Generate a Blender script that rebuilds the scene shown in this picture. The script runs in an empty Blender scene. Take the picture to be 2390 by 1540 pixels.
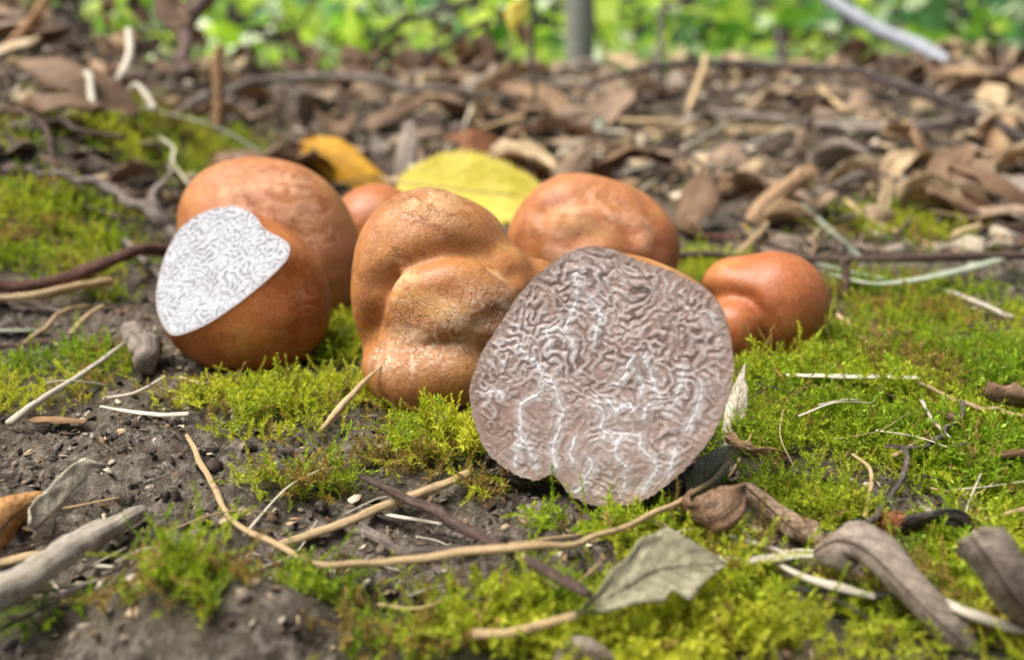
import bpy, bmesh, math, random
import numpy as np
from mathutils import Vector

random.seed(7)
rng = np.random.default_rng(7)
S = 0.01                                   # everything below is written in centimetres
scene = bpy.context.scene

# ------------------------------------------------------------------ camera
CAM_H, PITCH, F = 5.7, math.radians(18.0), 2070.0      # F: focal length in units of a 2390 wide frame
cam_d = bpy.data.cameras.new('camera')
cam = bpy.data.objects.new('camera', cam_d)
scene.collection.objects.link(cam)
cam.location = (0, 0, CAM_H * S)
cam.rotation_euler = (math.pi / 2 - PITCH, 0, 0)
cam_d.sensor_width = 36
cam_d.lens = 18 * F / 1195.0
cam_d.clip_start = 0.002
cam_d.clip_end = 200
cam_d.dof.use_dof = True
cam_d.dof.focus_distance = 12.6 * S
cam_d.dof.aperture_fstop = 15.5
scene.camera = cam

# ------------------------------------------------------------------ sky, sun, exposure
SUN_EL, SUN_DIR = math.radians(66), Vector((-0.42, -0.06, 0)).normalized()
world = bpy.data.worlds.new('World')
scene.world = world
world.use_nodes = True
wn = world.node_tree
sky = wn.nodes.new('ShaderNodeTexSky')
sky.sky_type = 'NISHITA'
sky.sun_disc = False
sky.sun_elevation = SUN_EL
sky.sun_rotation = math.atan2(SUN_DIR.x, SUN_DIR.y)
sky.air_density = 1.0
sky.dust_density = 6.0
bg = wn.nodes['Background']
bg.inputs[1].default_value = 0.055
wn.links.new(sky.outputs[0], bg.inputs[0])
sun_d = bpy.data.lights.new('sun', 'SUN')
sun_d.energy = 3.3
sun_d.angle = math.radians(42)
sun_d.color = (1.0, 0.965, 0.91)
sun = bpy.data.objects.new('sun', sun_d)
scene.collection.objects.link(sun)
sv = Vector((SUN_DIR.x * math.cos(SUN_EL), SUN_DIR.y * math.cos(SUN_EL), math.sin(SUN_EL)))
sun.rotation_euler = sv.to_track_quat('Z', 'Y').to_euler()
sun.location = (0, 0, 3)
scene.view_settings.view_transform = 'Standard'
scene.view_settings.look = 'None'
scene.view_settings.exposure = 1.0
scene.view_settings.gamma = 1.0
scene.cycles.use_denoising = True
scene.cycles.max_bounces = 8
scene.cycles.transparent_max_bounces = 6

# ------------------------------------------------------------------ numpy noise
_perm = rng.permutation(256)
_perm = np.concatenate([_perm, _perm, _perm])
_val = rng.random(256)
def vnoise(x, y):
    xi = np.floor(x).astype(int); yi = np.floor(y).astype(int)
    fx = x - xi; fy = y - yi
    fx = fx * fx * fx * (fx * (fx * 6 - 15) + 10); fy = fy * fy * fy * (fy * (fy * 6 - 15) + 10)
    h = lambda a, b: _val[_perm[_perm[a & 255] + (b & 255)]]
    a = h(xi, yi); b = h(xi + 1, yi); c = h(xi, yi + 1); d = h(xi + 1, yi + 1)
    return (a * (1 - fx) + b * fx) * (1 - fy) + (c * (1 - fx) + d * fx) * fy
def fbm(x, y, o=4):
    r = 0; a = 0.5; tot = 0
    for i in range(o):
        r = r + a * vnoise(x + 17.3 * i, y - 9.1 * i); tot += a
        x = x * 2.03; y = y * 2.03; a *= 0.5
    return r / tot
def billow(x, y, o=3):
    r = 0; a = 0.5; tot = 0
    for i in range(o):
        r = r + a * (1 - np.abs(2 * vnoise(x + 5.3 * i, y + 3.7 * i) - 1)); tot += a
        x = x * 2.1; y = y * 2.1; a *= 0.5
    return r / tot
def noise3(p, s, seed=0):
    x, y, z = (p * s).T
    return (vnoise(x + seed, y + 0.37 * z) + vnoise(y + 31 + seed, z + 0.41 * x) + vnoise(z + 67 + seed, x + 0.43 * y)) / 3
def sstep(a, b, x):
    t = np.clip((x - a) / (b - a), 0, 1)
    return t * t * (3 - 2 * t)

def labyrinth(n, period, seed, bias=0.0, steps=7, wide=0.75):
    """a meandering ridge pattern grown by short range activation and longer range inhibition; period in cells"""
    r = np.random.default_rng(seed); f = r.normal(0, 1, (n, n))
    k = np.hypot(*np.meshgrid(np.fft.fftfreq(n), np.fft.fftfreq(n))); k0 = 1.0 / period
    band = np.exp(-((k - k0) / (wide * k0)) ** 2)
    for _ in range(steps):
        f = np.tanh(2.6 * np.real(np.fft.ifft2(np.fft.fft2(f) * band)) / 0.55 + bias)
    return f
def sample(grid, U, size):
    n = len(grid); p = (U / size + 0.5) * n
    i = np.floor(p).astype(int); t = p - i; i %= n; j = (i + 1) % n
    a, b, c, d = grid[i[:, 1], i[:, 0]], grid[i[:, 1], j[:, 0]], grid[j[:, 1], i[:, 0]], grid[j[:, 1], j[:, 0]]
    return (a * (1 - t[:, 0]) + b * t[:, 0]) * (1 - t[:, 1]) + (c * (1 - t[:, 0]) + d * t[:, 0]) * t[:, 1]

# ------------------------------------------------------------------ the lie of the land
def g0(x, y):
    x = np.asarray(x, float); y = np.asarray(y, float)
    z = 2.75 * sstep(21, 62, y)
    z = z + 3.5 * sstep(0, 8, -x - 0.20 * y - 2.2) * sstep(15, 30, y) * (1 - 0.75 * sstep(34, 46, y) * sstep(0.50, 0.40, -x / np.maximum(y, 1)))
    z = z + 0.8 * sstep(4, 22, x) * sstep(26, 50, y)
    z = z - 16 * sstep(78, 140, y)
    z = z + 2.0 * (fbm(x * 0.05 + 4, y * 0.05, 2) - 0.5) * sstep(30, 60, y)
    z = z - 0.6 * sstep(12, 4, y)
    return z

cp, sp = math.cos(PITCH), math.sin(PITCH)
def ray(u, v):
    a, b = (u - 1195) / F, (770 - v) / F
    return np.array([a, cp + b * sp, b * cp - sp])
CAMP = np.array([0, 0, CAM_H])
def P(u, v, t):
    return CAMP + ray(u, v) * t
def W(u, v, lift=0.0):
    """where the line of sight meets the land, lifted by so many cm"""
    d = ray(u, v)
    t = 5.0; prev = t
    while t < 160:
        p = CAMP + d * t
        if p[2] < float(g0(p[0], p[1])) + lift:
            break
        prev = t; t *= 1.02
    lo, hi = prev, t
    for _ in range(14):
        m = (lo + hi) / 2; p = CAMP + d * m
        if p[2] < float(g0(p[0], p[1])) + lift: hi = m
        else: lo = m
    return CAMP + d * hi
def depth(p):
    return float((p[1]) * cp - (p[2] - CAM_H) * sp)
def pt(a):
    return P(a[0], a[1], a[3]) if len(a) > 3 else W(a[0], a[1], a[2] if len(a) > 2 else 0.0)

# moss cushions: where they lie on the land (centre, half width, half depth, strength)
_m = [(2150, 900, 420, 130, 1.2), (2000, 1030, 330, 120, 1.2), (2300, 1080, 230, 130, 1.2), (1850, 880, 160, 60, 1.0), (2250, 760, 260, 50, 1.0),
      (2100, 690, 200, 40, 0.9), (1830, 1010, 170, 150, 1.1), (2050, 530, 190, 45, 0.9), (1650, 640, 90, 40, 1.0),
      (1480, 1260, 300, 60, 0.9), (1900, 1180, 200, 60, 1.1), (1250, 1180, 170, 60, 0.8), (1000, 1050, 160, 60, 0.95),
      (800, 960, 250, 55, 0.85), (600, 930, 220, 50, 0.75), (760, 800, 150, 60, 0.95), (640, 1010, 170, 40, 0.7), (690, 1140, 130, 45, 0.85),
      (150, 880, 200, 50, 0.85), (60, 940, 160, 40, 0.8), (140, 530, 180, 95, 1.0), (110, 600, 180, 60, 1.0), (280, 340, 170, 45, 0.9), (450, 330, 120, 60, 0.95),
      (560, 400, 100, 50, 0.8), (60, 300, 120, 50, 0.6), (200, 690, 120, 25, 0.6),
      (1500, 1480, 380, 100, 1.2), (2000, 1450, 420, 110, 1.2), (2350, 1400, 200, 200, 1.1), (1150, 1440, 260, 70, 0.95), (1000, 1510, 200, 60, 1.1), (750, 1420, 150, 60, 0.75),
      (450, 1480, 190, 70, 0.62), (330, 1290, 70, 25, 0.4), (520, 1290, 90, 25, 0.35), (100, 1440, 160, 60, 0.5), (1750, 1400, 300, 80, 1.2),
      (430, 1060, 130, 30, 0.3), (-200, 1000, 150, 100, 0.8), (2550, 900, 150, 160, 1.1), (2560, 1300, 200, 160, 1.1), (-150, 620, 150, 120, 0.8)]
MOSS = []
for (u, v, ru, rv, w) in _m:
    c = W(u, v); a = W(u, v - rv); b = W(u, min(v + rv, 1700))
    MOSS.append((c[0], c[1], ru * depth(c) / F, max(0.35, 0.5 * (a[1] - b[1])), w))
SOIL = []
for (u, v, ru, rv, w) in [(300, 1090, 330, 100, 0.5), (1000, 1270, 260, 70, 0.7), (560, 1330, 200, 50, 0.5), (700, 1080, 90, 40, 0.3), (150, 1230, 250, 60, 0.5), (1450, 1080, 130, 60, 0.5), (2060, 1180, 60, 30, 0.8), (1180, 1110, 120, 20, 0.5), (1120, 1350, 200, 45, 0.8), (1290, 1340, 150, 60, 1.2), (1400, 1185, 260, 38, 1.1), (1800, 862, 130, 22, .6), (560, 885, 180, 22, .6), (1000, 975, 150, 18, .5)]:
    c = W(u, v); a = W(u, v - rv); b = W(u, v + rv)
    SOIL.append((c[0], c[1], ru * depth(c) / F, max(0.3, 0.5 * (a[1] - b[1])), w))
def moss_at(x, y):
    m = np.zeros_like(x)
    for (cx, cy, rx, ry, w) in MOSS:
        d = ((x - cx) / rx) ** 2 + ((y - cy) / ry) ** 2
        m = np.maximum(m, w * np.exp(-d * d * 0.8))
    for (cx, cy, rx, ry, w) in SOIL:
        d = ((x - cx) / rx) ** 2 + ((y - cy) / ry) ** 2
        m = m - w * np.exp(-d * d * 0.8)
    m = m * np.clip(-0.15 + 2.1 * fbm(x * 0.9 + 3, y * 0.9, 3), 0.12, 1.3) + 0.30 * (fbm(x * 1.6, y * 1.6 + 9, 3) - 0.52) * 2
    return np.clip(m, 0, 1.2) * (y < 60)
CLODS = [(W(380, 1450), 0.8, 0.5), (W(470, 1560), 0.7, 0.35), (W(650, 1500), 0.55, 0.5), (W(590, 1085), 0.5, 0.22), (W(420, 1130), 0.55, 0.3), (W(250, 1080), 0.9, 0.25), (W(150, 1180), 0.8, 0.3), (W(560, 1190), 0.6, 0.15), (W(1350, 1340), 0.6, 0.18)]
def micro(x, y):
    m = moss_at(x, y)
    soil = np.clip(1 - m, 0.25, 1)
    far = sstep(22, 60, y)
    z = soil * (0.34 * (fbm(x * 0.9, y * 0.9, 3) - 0.5) + 0.34 * (billow(x * 1.5 + 8, y * 1.5, 3) - 0.6) + 0.20 * (fbm(x * 4.5, y * 4.5 + 3, 3) - 0.5) + 0.10 * (billow(x * 7, y * 7 + 3, 2) - 0.6))
    z = z + far * 1.1 * (fbm(x * 0.30 + 1, y * 0.30, 3) - 0.5)
    z = z + 0.32 * m * (fbm(x * 0.7 + 20, y * 0.7, 2) - 0.5)
    for c, r, h in CLODS:
        z = z + h * np.exp(-(((x - c[0]) ** 2 + (y - c[1]) ** 2) / (r * r)) ** 1.3)
    return z
def land(x, y):
    return g0(x, y) + micro(np.asarray(x, float), np.asarray(y, float))

def gap(V):
    """how far the lowest point of something hangs above the soil or the moss it lies on"""
    V = np.asarray(V); x, y = V[:, 0], V[:, 1]
    return float((V[:, 2] - land(x, y) - 0.52 * np.clip(moss_at(x, y), 0, 1)).min())
def settle(pts, build, hang=False):
    """move a thing along until it touches what it lies on"""
    res = build(pts)
    if hang: return res
    if len(pts[0]) > 3:
        base = pts
        for i in range(1, 26):
            if gap(res[0]) < 0.03: return res
            k = 1.02 ** i
            pts = [(a[0], a[1], 0, a[3] * k) if len(a) > 3 else a for a in base]
            res = build(pts)
        return res if gap(res[0]) < 0.03 else build(base)
    for _ in range(3):
        g = gap(res[0])
        if g < 0.03: break
        pts = [(a[0], a[1], (a[2] if len(a) > 2 else 0) - g) for a in pts]
        res = build(pts)
    return res
# ------------------------------------------------------------------ object helpers
COL = scene.collection
def link(o, parent=None):
    COL.objects.link(o)
    if parent is not None: o.parent = parent
    return o
def tag(o, label, cat, group=None, kind=None):
    if label: o['label'] = label
    if cat: o['category'] = cat
    if group: o['group'] = group
    if kind: o['kind'] = kind
    return o
def empty(name, loc):
    o = bpy.data.objects.new(name, None)
    o.empty_display_size = 0.005
    o.location = tuple(np.asarray(loc) * S)
    return link(o)
def mk(name, V, faces, mat, parent=None, origin=None, uv=None, attrs=None, cols=None, smooth=True):
    V = np.asarray(V, float)
    if origin is None:
        if parent is not None: origin = np.array(parent.location) / S
        else: origin = np.array([(V[:, 0].min() + V[:, 0].max()) / 2, (V[:, 1].min() + V[:, 1].max()) / 2, V[:, 2].min()])
    me = bpy.data.meshes.new(name)
    L = (V - origin) * S
    if isinstance(faces, np.ndarray):
        n = faces.shape[1]
        me.vertices.add(len(L)); me.vertices.foreach_set('co', L.astype(np.float32).ravel())
        me.loops.add(faces.size); me.loops.foreach_set('vertex_index', faces.astype(np.int32).ravel())
        me.polygons.add(len(faces)); me.polygons.foreach_set('loop_start', np.arange(0, faces.size, n, dtype=np.int32))
        me.update(calc_edges=True)
    else:
        me.from_pydata(L.tolist(), [], faces); me.update()
    if uv is not None:
        lay = me.uv_layers.new(name='UVMap')
        li = np.empty(len(me.loops), np.int32); me.loops.foreach_get('vertex_index', li)
        lay.data.foreach_set('uv', np.asarray(uv, np.float32)[li].ravel())
    for k, a in (attrs or {}).items():
        at = me.attributes.new(k, 'FLOAT', 'POINT'); at.data.foreach_set('value', np.asarray(a, np.float32))
    if cols is not None:
        at = me.attributes.new('tint', 'FLOAT_COLOR', 'POINT')
        at.data.foreach_set('color', np.concatenate([cols, np.ones((len(cols), 1))], 1).astype(np.float32).ravel())
    if smooth: me.polygons.foreach_set('use_smooth', np.ones(len(me.polygons), bool))
    me.materials.append(mat)
    o = bpy.data.objects.new(name, me)
    if parent is None: o.location = tuple(origin * S)
    return link(o, parent)
def quads(nr, nc, wrap=False):
    i = np.arange(nr - 1)[:, None]; j = np.arange(nc if wrap else nc - 1)[None, :]
    a = i * nc + j; b = i * nc + (j + 1) % nc
    return np.stack([a, b, b + nc, a + nc], -1).reshape(-1, 4)

# ------------------------------------------------------------------ material helpers
class N:
    def __init__(s, name):
        s.m = bpy.data.materials.new(name); s.m.use_nodes = True
        s.t = s.m.node_tree; s.t.nodes.clear()
        s.out = s.t.nodes.new('ShaderNodeOutputMaterial')
    def n(s, typ, ins=None, **props):
        nd = s.t.nodes.new('ShaderNode' + typ)
        for k, v in props.items(): setattr(nd, k, v)
        for k, v in (ins or {}).items(): s.put(nd.inputs[k], v)
        return nd
    def put(s, sock, v):
        if isinstance(v, bpy.types.NodeSocket): s.t.links.new(v, sock)
        elif isinstance(v, (tuple, list)) and sock.type == 'RGBA': sock.default_value = (*v[:3], 1)
        else: sock.default_value = v
    def math(s, op, a, b=0.5, c=None, clamp=False):
        nd = s.n('Math', operation=op, use_clamp=clamp)
        s.put(nd.inputs[0], a); s.put(nd.inputs[1], b)
        if c is not None: s.put(nd.inputs[2], c)
        return nd.outputs[0]
    def mix(s, f, a, b, typ='MIX'):
        nd = s.n('Mix', data_type='RGBA', blend_type=typ)
        s.put(nd.inputs[0], f); s.put(nd.inputs[6], a); s.put(nd.inputs[7], b)
        return nd.outputs[2]
    def rng(s, v, a, b, c=0.0, d=1.0):
        nd = s.n('MapRange', interpolation_type='SMOOTHSTEP'); s.put(nd.inputs[0], v)
        for i, q in enumerate((a, b, c, d)): s.put(nd.inputs[i + 1], q)
        return nd.outputs[0]
    def noise(s, vec, scale, detail=3.0, rough=0.55, dist=0.0):
        nd = s.n('TexNoise', {'Vector': vec, 'Scale': scale, 'Detail': detail, 'Roughness': rough, 'Distortion': dist})
        return nd.outputs[0]
    def voro(s, vec, scale, feature='F1', rand=1.0):
        nd = s.n('TexVoronoi', feature=feature); s.put(nd.inputs['Vector'], vec); s.put(nd.inputs['Scale'], scale)
        s.put(nd.inputs['Randomness'], rand)
        return nd.outputs['Distance']
    def obj(s, sc=(100, 100, 100)):
        tc = s.n('TexCoord'); mp = s.n('Mapping', {'Vector': tc.outputs['Object'], 'Scale': sc})
        return mp.outputs[0]
    def uv(s, sc=(1, 1, 1)):
        tc = s.n('UVMap', uv_map='UVMap'); mp = s.n('Mapping', {'Vector': tc.outputs[0], 'Scale': sc})
        return mp.outputs[0]
    def attr(s, name, vec=False):
        nd = s.n('Attribute', attribute_name=name)
        return nd.outputs['Color'] if vec else nd.outputs['Fac']
    def rand(s): return s.n('ObjectInfo').outputs['Random']
    def bump(s, h, strength, dist_cm, normal=None):
        nd = s.n('Bump', {'Height': h, 'Strength': strength, 'Distance': dist_cm * S})
        if normal is not None: s.put(nd.inputs['Normal'], normal)
        return nd.outputs[0]
    def bsdf(s, col, rough=0.6, normal=None, spec=0.4, **kw):
        nd = s.n('BsdfPrincipled', {'Base Color': col, 'Roughness': rough, 'Specular IOR Level': spec})
        if normal is not None: s.put(nd.inputs['Normal'], normal)
        for k, v in kw.items(): s.put(nd.inputs[k.replace('_', ' ')], v)
        return nd.outputs[0]
    def done(s, sh):
        s.t.links.new(sh, s.out.inputs[0]); return s.m

def soil_mat():
    k = N('soil'); p = k.obj()
    a = k.noise(p, 0.8, 5, 0.65); b = k.noise(p, 7, 4, 0.7); c = k.noise(p, 32, 3, 0.7)
    col = k.mix(k.rng(a, 0.35, 0.65), (0.055, 0.041, 0.028), (0.175, 0.136, 0.096))
    col = k.mix(k.rng(b, 0.42, 0.66), col, (0.31, 0.26, 0.21))
    col = k.mix(k.rng(c, 0.6, 0.75), col, (0.44, 0.38, 0.31))
    col = k.mix(k.rng(c, 0.4, 0.25), col, (0.035, 0.028, 0.024))
    ms = k.math('MULTIPLY', k.attr('moss'), k.rng(b, 0.3, 0.6), clamp=True)
    col = k.mix(ms, col, (0.07, 0.075, 0.02))
    fr = k.attr('far')
    lit = k.mix(k.rng(k.noise(p, 0.5, 6, 0.75), 0.40, 0.62), (0.04, 0.028, 0.02), (0.21, 0.155, 0.105))
    st = k.n('Mapping', {'Vector': p, 'Scale': (0.25, 1.6, 1)}).outputs[0]
    lit = k.mix(k.rng(k.noise(st, 1.6, 5, 0.75, 0.6), 0.56, 0.68), lit, (0.36, 0.29, 0.20))
    col = k.mix(fr, col, lit)
    col = k.mix(k.attr('herb'), col, k.mix(k.rng(k.noise(p, 0.06, 4), 0.35, 0.65), (0.05, 0.09, 0.015), (0.20, 0.30, 0.05)))
    h = k.math('ADD', k.math('MULTIPLY', b, 0.6), k.math('MULTIPLY', c, 0.35))
    return k.done(k.bsdf(col, 0.85, k.bump(h, 1.0, 0.30), 0.25))

def moss_mat():
    k = N('moss_leaf')
    c = k.attr('tint', True)
    d = k.bsdf(c, 0.5, None, 0.35)
    t = k.n('BsdfTranslucent', {'Color': k.mix(1.0, c, (1.0, 1.0, 0.55), 'MULTIPLY')}).outputs[0]
    return k.done(k.n('MixShader', {0: 0.42, 1: d, 2: t}).outputs[0])

def foliage_mat():
    k = N('green_foliage')
    c = k.attr('tint', True)
    d = k.bsdf(c, 0.28, None, 0.5)
    t = k.n('BsdfTranslucent', {'Color': c}).outputs[0]
    return k.done(k.n('MixShader', {0: 0.62, 1: d, 2: t}).outputs[0])

def bark(name, c1, c2, c3=None, rough=0.7, groove=1.0, uscale=5.0):
    k = N(name); u = k.uv((uscale, 0.6, 1)); o = k.obj()
    a = k.noise(u, 2.2, 4, 0.65, 0.3); b = k.noise(u, 7, 3, 0.7); s = k.noise(o, 14, 3, 0.7)
    col = k.mix(k.rng(a, 0.36, 0.66), c1, c2)
    if c3: col = k.mix(k.math('MULTIPLY', k.rng(s, 0.52, 0.70), 0.75), col, c3)
    col = k.mix(k.rng(b, 0.42, 0.28), col, tuple(x * 0.45 for x in c1))
    v = k.math('MULTIPLY_ADD', k.rand(), 0.5, 0.75)
    col = k.mix(1.0, col, k.n('CombineXYZ', {0: v, 1: v, 2: v}).outputs[0], 'MULTIPLY')
    h = k.math('ADD', a, k.math('MULTIPLY', b, 0.5))
    return k.done(k.bsdf(col, rough, k.bump(h, groove, 0.05), 0.35))

def leaf_mat(name, c1, c2, vein, spots=None, trans=0.25, rough=0.55, vdir=9.0, spot_at=0.62):
    k = N(name); uvn = k.n('UVMap', uv_map='UVMap').outputs[0]
    sx = k.n('SeparateXYZ', {0: uvn}); U, V = sx.outputs[0], sx.outputs[1]
    o = k.obj()
    av = k.math('ABSOLUTE', V)
    wob = k.noise(o, 2.0, 2)
    ph = k.math('ADD', k.math('MULTIPLY', U, vdir), k.math('MULTIPLY_ADD', av, -2.3, k.math('MULTIPLY', wob, 0.5)))
    line = k.math('PINGPONG', ph, 0.5)
    side = k.rng(line, 0.07, 0.0)
    main = k.rng(av, 0.055, 0.02)
    vn = k.math('MAXIMUM', main, k.math('MULTIPLY', side, 0.7))
    net = k.voro(o, 9, 'DISTANCE_TO_EDGE')
    a = k.noise(o, 1.1, 4, 0.6); b = k.noise(o, 9, 4, 0.7)
    col = k.mix(k.rng(a, 0.35, 0.65), c1, c2)
    col = k.mix(k.rng(b, 0.3, 0.75, 0.0, 0.45), col, tuple(min(1, x * 1.6) for x in c2))
    if spots: col = k.mix(k.rng(k.noise(o, 3.2, 5, 0.7), spot_at, spot_at + 0.06), col, spots)
    col = k.mix(k.math('MULTIPLY', vn, 0.65), col, vein)
    h = k.math('ADD', k.math('MULTIPLY', vn, -0.7), k.math('ADD', k.math('MULTIPLY', k.rng(net, 0.0, 0.08), 0.25), k.math('MULTIPLY', b, 0.5)))
    d = k.bsdf(col, rough, k.bump(h, 0.8, 0.04), 0.35)
    t = k.n('BsdfTranslucent', {'Color': col}).outputs[0]
    return k.done(k.n('MixShader', {0: trans, 1: d, 2: t}).outputs[0])

def skin_mat(name, lo, hi, red, pale=(0.60, 0.34, 0.20), olive=(0.40, 0.20, 0.045)):
    k = N(name); o = k.obj()
    a = k.noise(o, 0.75, 4, 0.6, 0.4); b = k.noise(o, 4.5, 5, 0.65); c = k.noise(o, 26, 3, 0.7)
    col = k.mix(k.rng(a, 0.32, 0.68), lo, hi)
    col = k.mix(k.rng(k.noise(o, 1.5, 5, 0.7, 0.6), 0.50, 0.66, 0, 0.9), col, red)
    col = k.mix(k.rng(k.noise(o, 2.7, 6, 0.72, 0.4), 0.58, 0.70, 0, 0.55), col, tuple(x * 0.45 for x in lo))
    col = k.mix(k.rng(k.noise(o, 0.9, 3, 0.6, 0.8), 0.54, 0.70, 0, 0.7), col, olive)
    col = k.mix(k.rng(b, 0.5, 0.72, 0, 0.22), col, pale)
    wv = k.n('VectorMath', operation='MULTIPLY_ADD'); k.put(wv.inputs[0], k.n('TexNoise', {'Vector': o, 'Scale': 2.5, 'Detail': 4.0}).outputs[1]); wv.inputs[1].default_value = (0.5,) * 3; k.put(wv.inputs[2], o)
    wp = wv.outputs[0]
    cr = k.voro(wp, 4.2, 'DISTANCE_TO_EDGE'); cr2 = k.voro(wp, 11, 'DISTANCE_TO_EDGE')
    pa = k.attr('pale')
    pm = k.math('MULTIPLY', pa, k.rng(k.math('ADD', k.noise(k.n('Mapping', {'Vector': o, 'Scale': (1, 1, 1.8), 'Rotation': (0.4, 0.6, 0)}).outputs[0], 1.5, 7, 0.72, 0.9), k.math('MULTIPLY', pa, 0.12)), 0.54, 0.63), clamp=True)
    col = k.mix(k.math('MULTIPLY', pm, 0.85), col, pale)
    crk = k.math('MULTIPLY', k.math('MAXIMUM', k.rng(cr, 0.065, 0.005), k.math('MULTIPLY', k.rng(cr2, 0.06, 0.0), 0.6)), k.math('MULTIPLY', pa, k.rng(k.noise(o, 1.9, 2), 0.42, 0.58), clamp=True), clamp=True)
    col = k.mix(k.math('MULTIPLY', crk, 0.8), col, tuple(x * 0.32 for x in lo))
    fz = k.math('MULTIPLY', k.attr('fuzz'), k.rng(k.noise(o, 12, 5, 0.78, 0.5), 0.44, 0.60), clamp=True)
    col = k.mix(fz, col, (0.80, 0.66, 0.50))
    sp = k.voro(o, 2.6)
    col = k.mix(k.math('MULTIPLY', k.rng(sp, 0.10, 0.04), 0.7), col, tuple(x * 0.3 for x in lo))
    dk = k.voro(o, 13)
    col = k.mix(k.math('MULTIPLY', k.rng(dk, 0.16, 0.05), k.rng(b, 0.5, 0.62)), col, tuple(min(1, x * 1.5) for x in pale))
    col = k.mix(k.rng(c, 0.40, 0.62, 0.0, 0.34), col, tuple(min(1, x * 1.7) for x in hi))
    dirt = k.math('MULTIPLY', k.rng(k.noise(o, 7, 7, 0.8), 0.60, 0.68), k.rng(k.noise(o, 0.8, 2), 0.42, 0.62))
    col = k.mix(k.math('MULTIPLY', dirt, 0.5), col, (0.075, 0.045, 0.028))
    h = k.math('ADD', k.math('MULTIPLY', b, 0.6), k.math('MULTIPLY', c, 0.22))
    h = k.math('ADD', h, k.math('MULTIPLY', dirt, 0.35))
    h = k.math('ADD', h, k.math('MULTIPLY', pm, 0.25))
    h = k.math('SUBTRACT', h, k.math('MULTIPLY', crk, 0.8))
    h = k.math('ADD', h, k.math('MULTIPLY', fz, 0.6))
    rg = k.math('ADD', k.rng(b, 0.3, 0.7, 0.36, 0.50), k.math('MULTIPLY', k.math('MAXIMUM', pm, fz), 0.3))
    return k.done(k.bsdf(col, rg, k.bump(h, 0.5, 0.06), 0.42, Subsurface_Weight=0.12, Subsurface_Radius=(1.0, 0.35, 0.12), Subsurface_Scale=0.0025))

def cut_white_mat():
    k = N('white_marbled_flesh'); u = k.uv()
    mp = k.n('Mapping', {'Vector': u, 'Scale': (1.0, 1.0, 1.0), 'Rotation': (0, 0, 0.9)}).outputs[0]
    mp = k.n('Mapping', {'Vector': mp, 'Scale': (0.9, 2.3, 1.0)}).outputs[0]
    vein = k.math('MULTIPLY', k.rng(k.attr('lab'), -0.15, -0.85), k.rng(k.noise(u, 2.4, 3), 0.34, 0.60, 0.12, 1.0))
    f = k.noise(u, 13, 4, 0.75, 0.8); m = k.noise(u, 1.4, 3)
    col = k.mix(k.rng(f, 0.40, 0.62), (0.36, 0.36, 0.38), (0.475, 0.485, 0.51))
    col = k.mix(k.rng(m, 0.55, 0.75, 0, 0.4), col, (0.30, 0.27, 0.26))
    col = k.mix(k.math('MULTIPLY', vein, 0.6), col, (0.17, 0.16, 0.16))
    rim = k.rng(k.attr('rim'), 0.955, 0.985)
    col = k.mix(k.math('MULTIPLY', rim, 0.75), col, (0.30, 0.26, 0.25))
    h = k.math('SUBTRACT', k.math('MULTIPLY', f, 0.7), k.math('MULTIPLY', vein, 1.0))
    h = k.math('MULTIPLY', h, k.math('SUBTRACT', 1.0, rim))
    return k.done(k.bsdf(col, k.math('MULTIPLY_ADD', rim, 0.25, 0.45), k.bump(h, 0.7, 0.05), 0.35, Subsurface_Weight=0.1, Subsurface_Radius=(1, 0.8, 0.7), Subsurface_Scale=0.0015))

def cut_grey_mat():
    k = N('grey_pink_marbled_flesh'); u = k.uv()
    up = k.attr('upper')
    big = k.noise(u, 0.9, 4, 0.6, 0.8)
    col = k.mix(k.rng(big, 0.35, 0.65), (0.31, 0.21, 0.17), (0.42, 0.32, 0.28))
    # pale winding ridges with thin dark furrows between them
    lab = k.attr('lab')
    fine = k.noise(u, 15, 5, 0.75, 0.3)
    patch = k.rng(k.noise(u, 1.6, 3, 0.6, 0.5), 0.36, 0.60)
    ridge = k.math('MULTIPLY', k.rng(lab, -0.1, 0.9), k.rng(fine, 0.34, 0.58))
    pale = k.math('MULTIPLY', ridge, k.math('MULTIPLY_ADD', patch, 0.65, k.math('MULTIPLY', up, 0.3)), clamp=True)
    vn = k.math('MULTIPLY', k.attr('vein'), k.rng(k.noise(u, 8, 6, 0.8), 0.32, 0.50), clamp=True)
    rim = k.rng(k.attr('rim'), 0.945, 0.985)
    inner = k.math('SUBTRACT', 1.0, k.rng(k.attr('rim'), 0.90, 0.975))
    col = k.mix(k.math('MULTIPLY', k.math('MULTIPLY', pale, 0.95), inner), col, (0.74, 0.68, 0.66))
    # fine dark cracks, mostly in the upper part
    ck = k.math('MULTIPLY', k.rng(lab, -0.55, -0.95), k.rng(k.noise(u, 3.0, 3), 0.42, 0.60))
    ck = k.math('MULTIPLY', k.math('MULTIPLY', ck, k.math('MULTIPLY_ADD', up, 0.7, 0.3)), inner)
    col = k.mix(k.math('MULTIPLY', ck, 0.55), col, (0.10, 0.07, 0.06))
    col = k.mix(k.math('MULTIPLY', vn, 0.9), col, (0.86, 0.86, 0.88))
    col = k.mix(k.math('MULTIPLY', rim, 0.8), col, (0.37, 0.27, 0.22))
    h = k.math('ADD', k.math('MULTIPLY', pale, 0.6), k.math('MULTIPLY', fine, 0.4))
    h = k.math('SUBTRACT', h, k.math('MULTIPLY', ck, 0.7))
    h = k.math('ADD', h, k.math('MULTIPLY', vn, 0.35))
    return k.done(k.bsdf(col, 0.36, k.bump(h, 0.6, 0.055), 0.5, Subsurface_Weight=0.1, Subsurface_Radius=(1, 0.6, 0.5), Subsurface_Scale=0.0015))

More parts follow.
